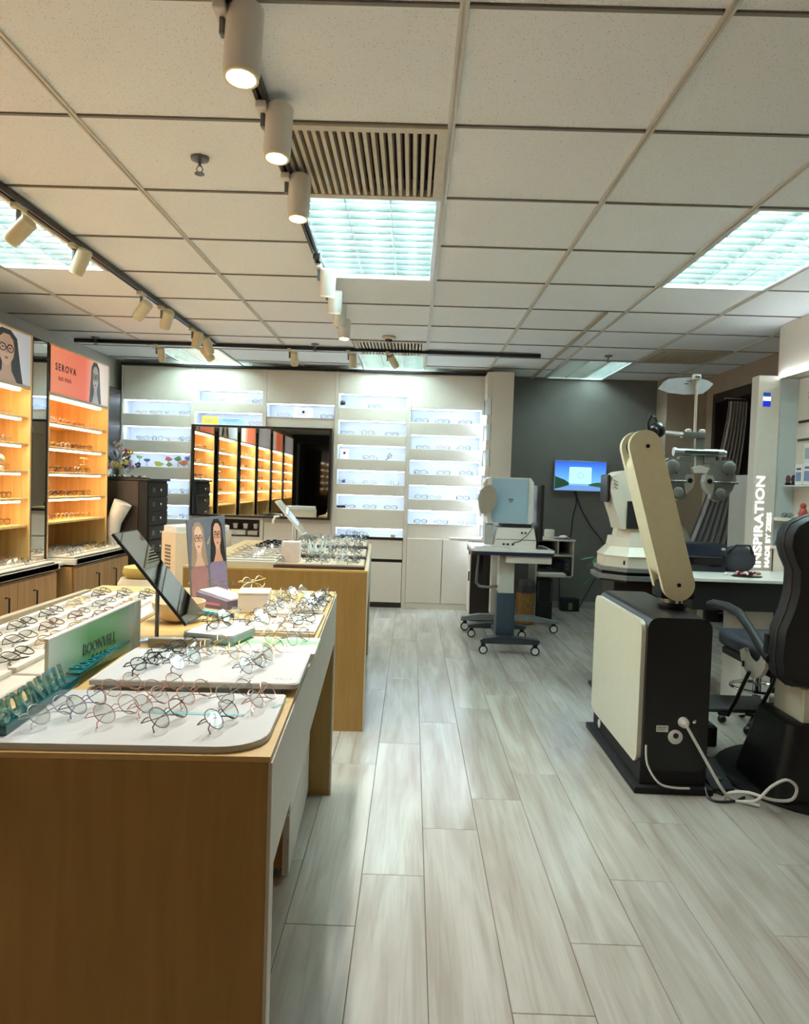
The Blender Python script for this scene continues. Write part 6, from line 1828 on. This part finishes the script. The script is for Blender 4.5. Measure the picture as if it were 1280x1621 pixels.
# ================================================================== doorway, curtain, fridge
def curtain(xt0, xt1, xb0, xb1, y, z0, z1, folds, label, m, name='door_curtain'):
    b = MB(); n = folds * 8; rows = 10
    V = []
    for r in range(rows + 1):
        f = r / rows
        for i in range(n + 1):
            u_ = i / n
            e = f ** 1.6
            x = (xt0 + (xt1 - xt0) * u_) * (1 - e) + (xb0 + (xb1 - xb0) * u_) * e
            V.append((x, y + .035 * math.sin(u_ * folds * 2 * PI + f * .8) * (.5 + f * .6), z1 + (z0 - z1) * f))
    F = [(r * (n + 1) + i, r * (n + 1) + i + 1, (r + 1) * (n + 1) + i + 1, (r + 1) * (n + 1) + i) for r in range(rows) for i in range(n)]
    b.add(V, F, True)
    N = len(V)
    b.add([(v[0], v[1] + .006, v[2]) for v in V], [f[::-1] for f in F], True)
    t = thing(name, label, 'curtain', ((xt0 + xt1) / 2, y, z1))
    part('curtain_cloth', b, m, t)
    return t
CG = mat('grey_curtain', (148, 144, 144), .9, var=.05)
t = curtain(2.76, 2.92, 2.30, 2.72, 6.50, .45, 2.08, 6, 'grey door curtain gathered to the left of the dark doorway', CG)
part('curtain_rail', MB().cyl((2.72, 6.50, 2.10), (2.945, 6.50, 2.10), .010, 8), CHROME, t)
single('curtain_tail', MB().tube([(2.16, 6.2, 1.05), (2.24, 6.2, .90), (2.30, 6.2, .70), (2.24, 6.2, .40), (2.18, 6.2, .02)], [.05, .10, .12, .10, .09], 12), mat('pale_cloth', (176, 172, 162), .9), 'pale cloth hanging in folds at the foot of the grey curtain', 'cloth', (2.20, 6.2, .02))
t = thing('fridge', 'white two door fridge with small red stickers beside the dark doorway', 'fridge', (2.79, 5.95, 0))
part('fridge_body', MB().rbox(2.635, 2.94, 5.77, 6.12, .02, 1.42, .006, 1), OFFW, t)
for z0, z1 in ((1.02, 1.42), (.03, 1.005)):
    d = part('fridge_door', MB().rbox(2.635, 2.94, 5.735, 5.769, z0, z1, .006, 2), OFFW, t)
    link('fridge_handle', MB().rbox(2.915, 2.93, 5.72, 5.7345, z0 + .1, z0 + .3, .003, 1).mesh('fridge_handle', GREYM, WM[t].inverted()), d)
RDI = mat('sticker_red', (176, 50, 50), .5)
part('sticker', MB().tube([(2.73 + .02 * math.cos(a), 5.733, 1.27 + .018 * math.sin(a)) for a in [5.0 * k / 10 for k in range(11)]], .005, 5), RDI, t, 'curled red sticker')
part('sticker', MB().tube([(2.70 + .012 * math.sin(k * 1.1), 5.733, .88 + .016 * k) for k in range(6)], .005, 5), mat('sticker_orange', (190, 90, 40), .5), t, 'orange squiggle sticker')

# ================================================================== lit sign pylon and lens display on the right
t = thing('sign_pylon', 'tall cream sign pylon with vertical white lettering and a blue mark', 'sign', (2.385, 5.06, 0))
part('pylon_body', MB().rbox(2.315, 2.465, 5.0, 5.10, 0, 2.07, .003, 1), CREAM, t)
LW = emitmat('sign_white', (255, 250, 236), 1.3)
Rv = Matrix.Rotation(R(-90), 4, 'Y')
def vtext(body, size, x, z, nm='sign_lettering', sx=1.0, bold=.001, sp=1.0):
    # reads bottom to top: along +Z, up towards -X
    M = frame3((x, 4.9992, z), (0, 0, 1), (-1, 0, 0))
    # frame3 gives local -Y facing the viewer at -Y side
    return text(nm, body, size, LW, t, M, .002, sx=sx, bold=bold, spacing=sp)
vtext('INSPIRATION', .080, 2.388, .765, sx=1.32, bold=.0014)
vtext('MADE BY ZEISS', .043, 2.444, .770, sx=1.30, bold=.0006)
part('blue_mark', MB().box(2.350, 2.398, 4.9965, 4.9995, 1.862, 1.900), emitmat('mark_blue', (24, 44, 170), .9), t)
part('blue_mark', MB().box(2.350, 2.398, 4.9965, 4.9995, 1.928, 1.955), emitmat('mark_blue2', (30, 66, 130), .8), t)
part('white_mark', MB().box(2.350, 2.400, 4.9955, 4.9995, 1.9005, 1.9275), emitmat('mark_white', (226, 240, 255), 1.1), t)
t = thing('lens_display', 'cream lens display unit with dark rails, shelf and drawers at right', 'display unit', (2.54, 4.6, 0))
part('return_panel', MB().box(2.466, 2.60, 5.02, 5.10, 0, 2.055), mat('bluish_panel', (196, 202, 200), .4, var=.02), t)
part('wall_panel', MB().box(2.598, 2.619, 3.2, 5.019, .0, 2.055), CREAM, t)
part('top_ledge', MB().box(2.466, 2.597, 3.2, 5.019, 2.045, 2.057), CREAM, t) if False else None
part('light_strip', MB().box(2.47, 2.49, 3.4, 5.09, 2.0585, 2.068), emitmat('cove_led', (236, 248, 255), 10.0), t, 'glowing white cove strip')
part('cove_shelf', MB().box(2.466, 2.499, 3.2, 5.10, 2.0555, 2.058), CREAM, t)
for z in (1.762, 1.640):
    part('rail', MB().rbox(2.585, 2.5975, 3.4, 4.985, z - .008, z + .008, .002, 1), DARKBR, t, 'dark horizontal rail')
MW = lambda y, z: frame3((2.597, y, z), (0, -1, 0), (0, 0, 1))
text('display_lettering', 'Life', .055, INKB, t, MW(4.885, 1.985), .0005)
text('display_lettering', 'your', .055, INKB, t, MW(4.895, 1.925), .0005)
part('glass_shelf', MB().rbox(2.50, 2.597, 3.6, 4.995, 1.325, 1.335, .002, 1), mat('pale_shelf', (190, 200, 196), .2), t)
part('work_ledge', MB().rbox(2.46, 2.597, 3.6, 4.995, 1.095, 1.118, .002, 1), OFFW, t)
part('work_ledge', MB().rbox(2.44, 2.597, 3.6, 4.995, .905, .925, .002, 1), OFFW, t)
part('cupboard', MB().box(2.47, 2.597, 3.6, 4.995, .30, .904), CREAM, t)
part('kick_space', MB().box(2.50, 2.597, 3.6, 4.995, 0, .2995), DARKBR, t)
for k in range(2):
    part('small_drawer', MB().rbox(2.475, 2.59, 4.42, 4.86, .985 + .052 * k, 1.032 + .052 * k, .003, 1), OFFW, t)
    part('drawer_label', MB().box(2.4735, 2.4748, 4.72, 4.80, 1.004 + .052 * k, 1.014 + .052 * k), INKB, t)
for i, (y, z, h, w_) in enumerate(((4.80, 1.3355, .135, .09), (4.70, 1.3355, .145, .09), (4.60, 1.3355, .15, .09), (4.78, 1.472, .13, .07) if False else (4.50, 1.3355, .15, .09))):
    t = thing('lens_box', 'white and blue lens carton on the glass shelf, %s from the pylon' % ordinal(i), 'box', (2.55, y, z), 0, 'cartons on the glass shelf')
    part('carton', MB().rbox(2.51, 2.58, y - w_ / 2, y + w_ / 2, z + .0005, z + h, .002, 1), WPLAS, t)
    part('carton_print', MB().box(2.5085, 2.5098, y - w_ * .35, y + w_ * .35, z + .025, z + h * .62), mat('print_blue', (110, 130, 170), .5), t)
    part('carton_print', MB().box(2.5085, 2.5098, y - w_ * .3, y + w_ * .3, z + h * .72, z + h * .82), mat('print_navy', (50, 70, 120), .5), t)
for i, (y, z) in enumerate(((4.705, 1.482), (4.605, 1.4865))):
    t = thing('lens_box', 'tall white lens carton stacked on the %s lower carton' % ['second', 'third'][i], 'box', (2.55, y, z), 0, 'cartons on the glass shelf')
    part('carton', MB().rbox(2.51, 2.58, y - .045, y + .045, z, z + .12, .002, 1), WPLAS, t)
    part('carton_print', MB().box(2.5085, 2.5098, y - .03, y + .03, z + .02, z + .09), mat('print_grey_blue', (140, 156, 170), .5), t)
for i, (y, c) in enumerate(((4.97, 'red'), (4.90, 'black'))):
    t = thing('lens_disc', 'small %s round lens sample standing on the glass shelf' % ('dark red' if c == 'red' else 'black'), 'lens sample', (2.53, y, 1.335))
    part('disc', MB().tube([(2.528, y, 1.375), (2.534, y, 1.375)], .028, 18), mat('disc_' + c, (96, 40, 44) if c == 'red' else (26, 26, 28), .3), t)
    part('disc_foot', MB().rbox(2.515, 2.545, y - .012, y + .012, 1.3355, 1.352, .002, 1), BLACK, t)
t = thing('red_figurine', 'small red figurine on the ledge under the glass shelf', 'figurine', (2.53, 4.76, 1.118))
part('figurine_body', MB().lathe([(.022, 0), (.030, .03), (.020, .06), (.012, .07)], 14, Matrix.Translation((2.53, 4.76, 1.1185))), mat('red_clay', (170, 70, 56), .4), t)
part('figurine_head', MB().ball((2.53, 4.76, 1.20), .020), mat('red_clay', (170, 70, 56), .4), t)
for i, y in enumerate((4.93, 4.66, 4.56)):
    glasses(gm(2.50, y, 1.119, -PI / 2, -.6), 'dark eyeglasses lying on the upper ledge of the lens display, %s from the pylon' % ordinal(i), 'eyeglasses on the lens display ledges', 'oval', F_BLK, LENS, .002, 'folded')
for i, y in enumerate((4.96, 4.86, 4.74)):
    glasses(gm(2.47, y, .926, -PI / 2, -.6), '%s eyeglasses lying on the lower ledge of the lens display, %s from the pylon' % (('silver', 'black', 'silver')[i], ordinal(i)), 'eyeglasses on the lens display ledges', 'round', (F_SIL, F_BLK, F_SIL)[i], LENS, .002, 'folded')
single('wooden_block', MB().rbox(2.48, 2.56, 4.40, 4.70, .0005, .24, .004, 1) if False else MB().rbox(2.33, 2.42, 4.68, 4.98, .0, .64, .004, 1), mat('brown_box', (104, 66, 44), .6), 'brown box standing low beside the sign pylon', 'box', (2.385, 4.8, 0))
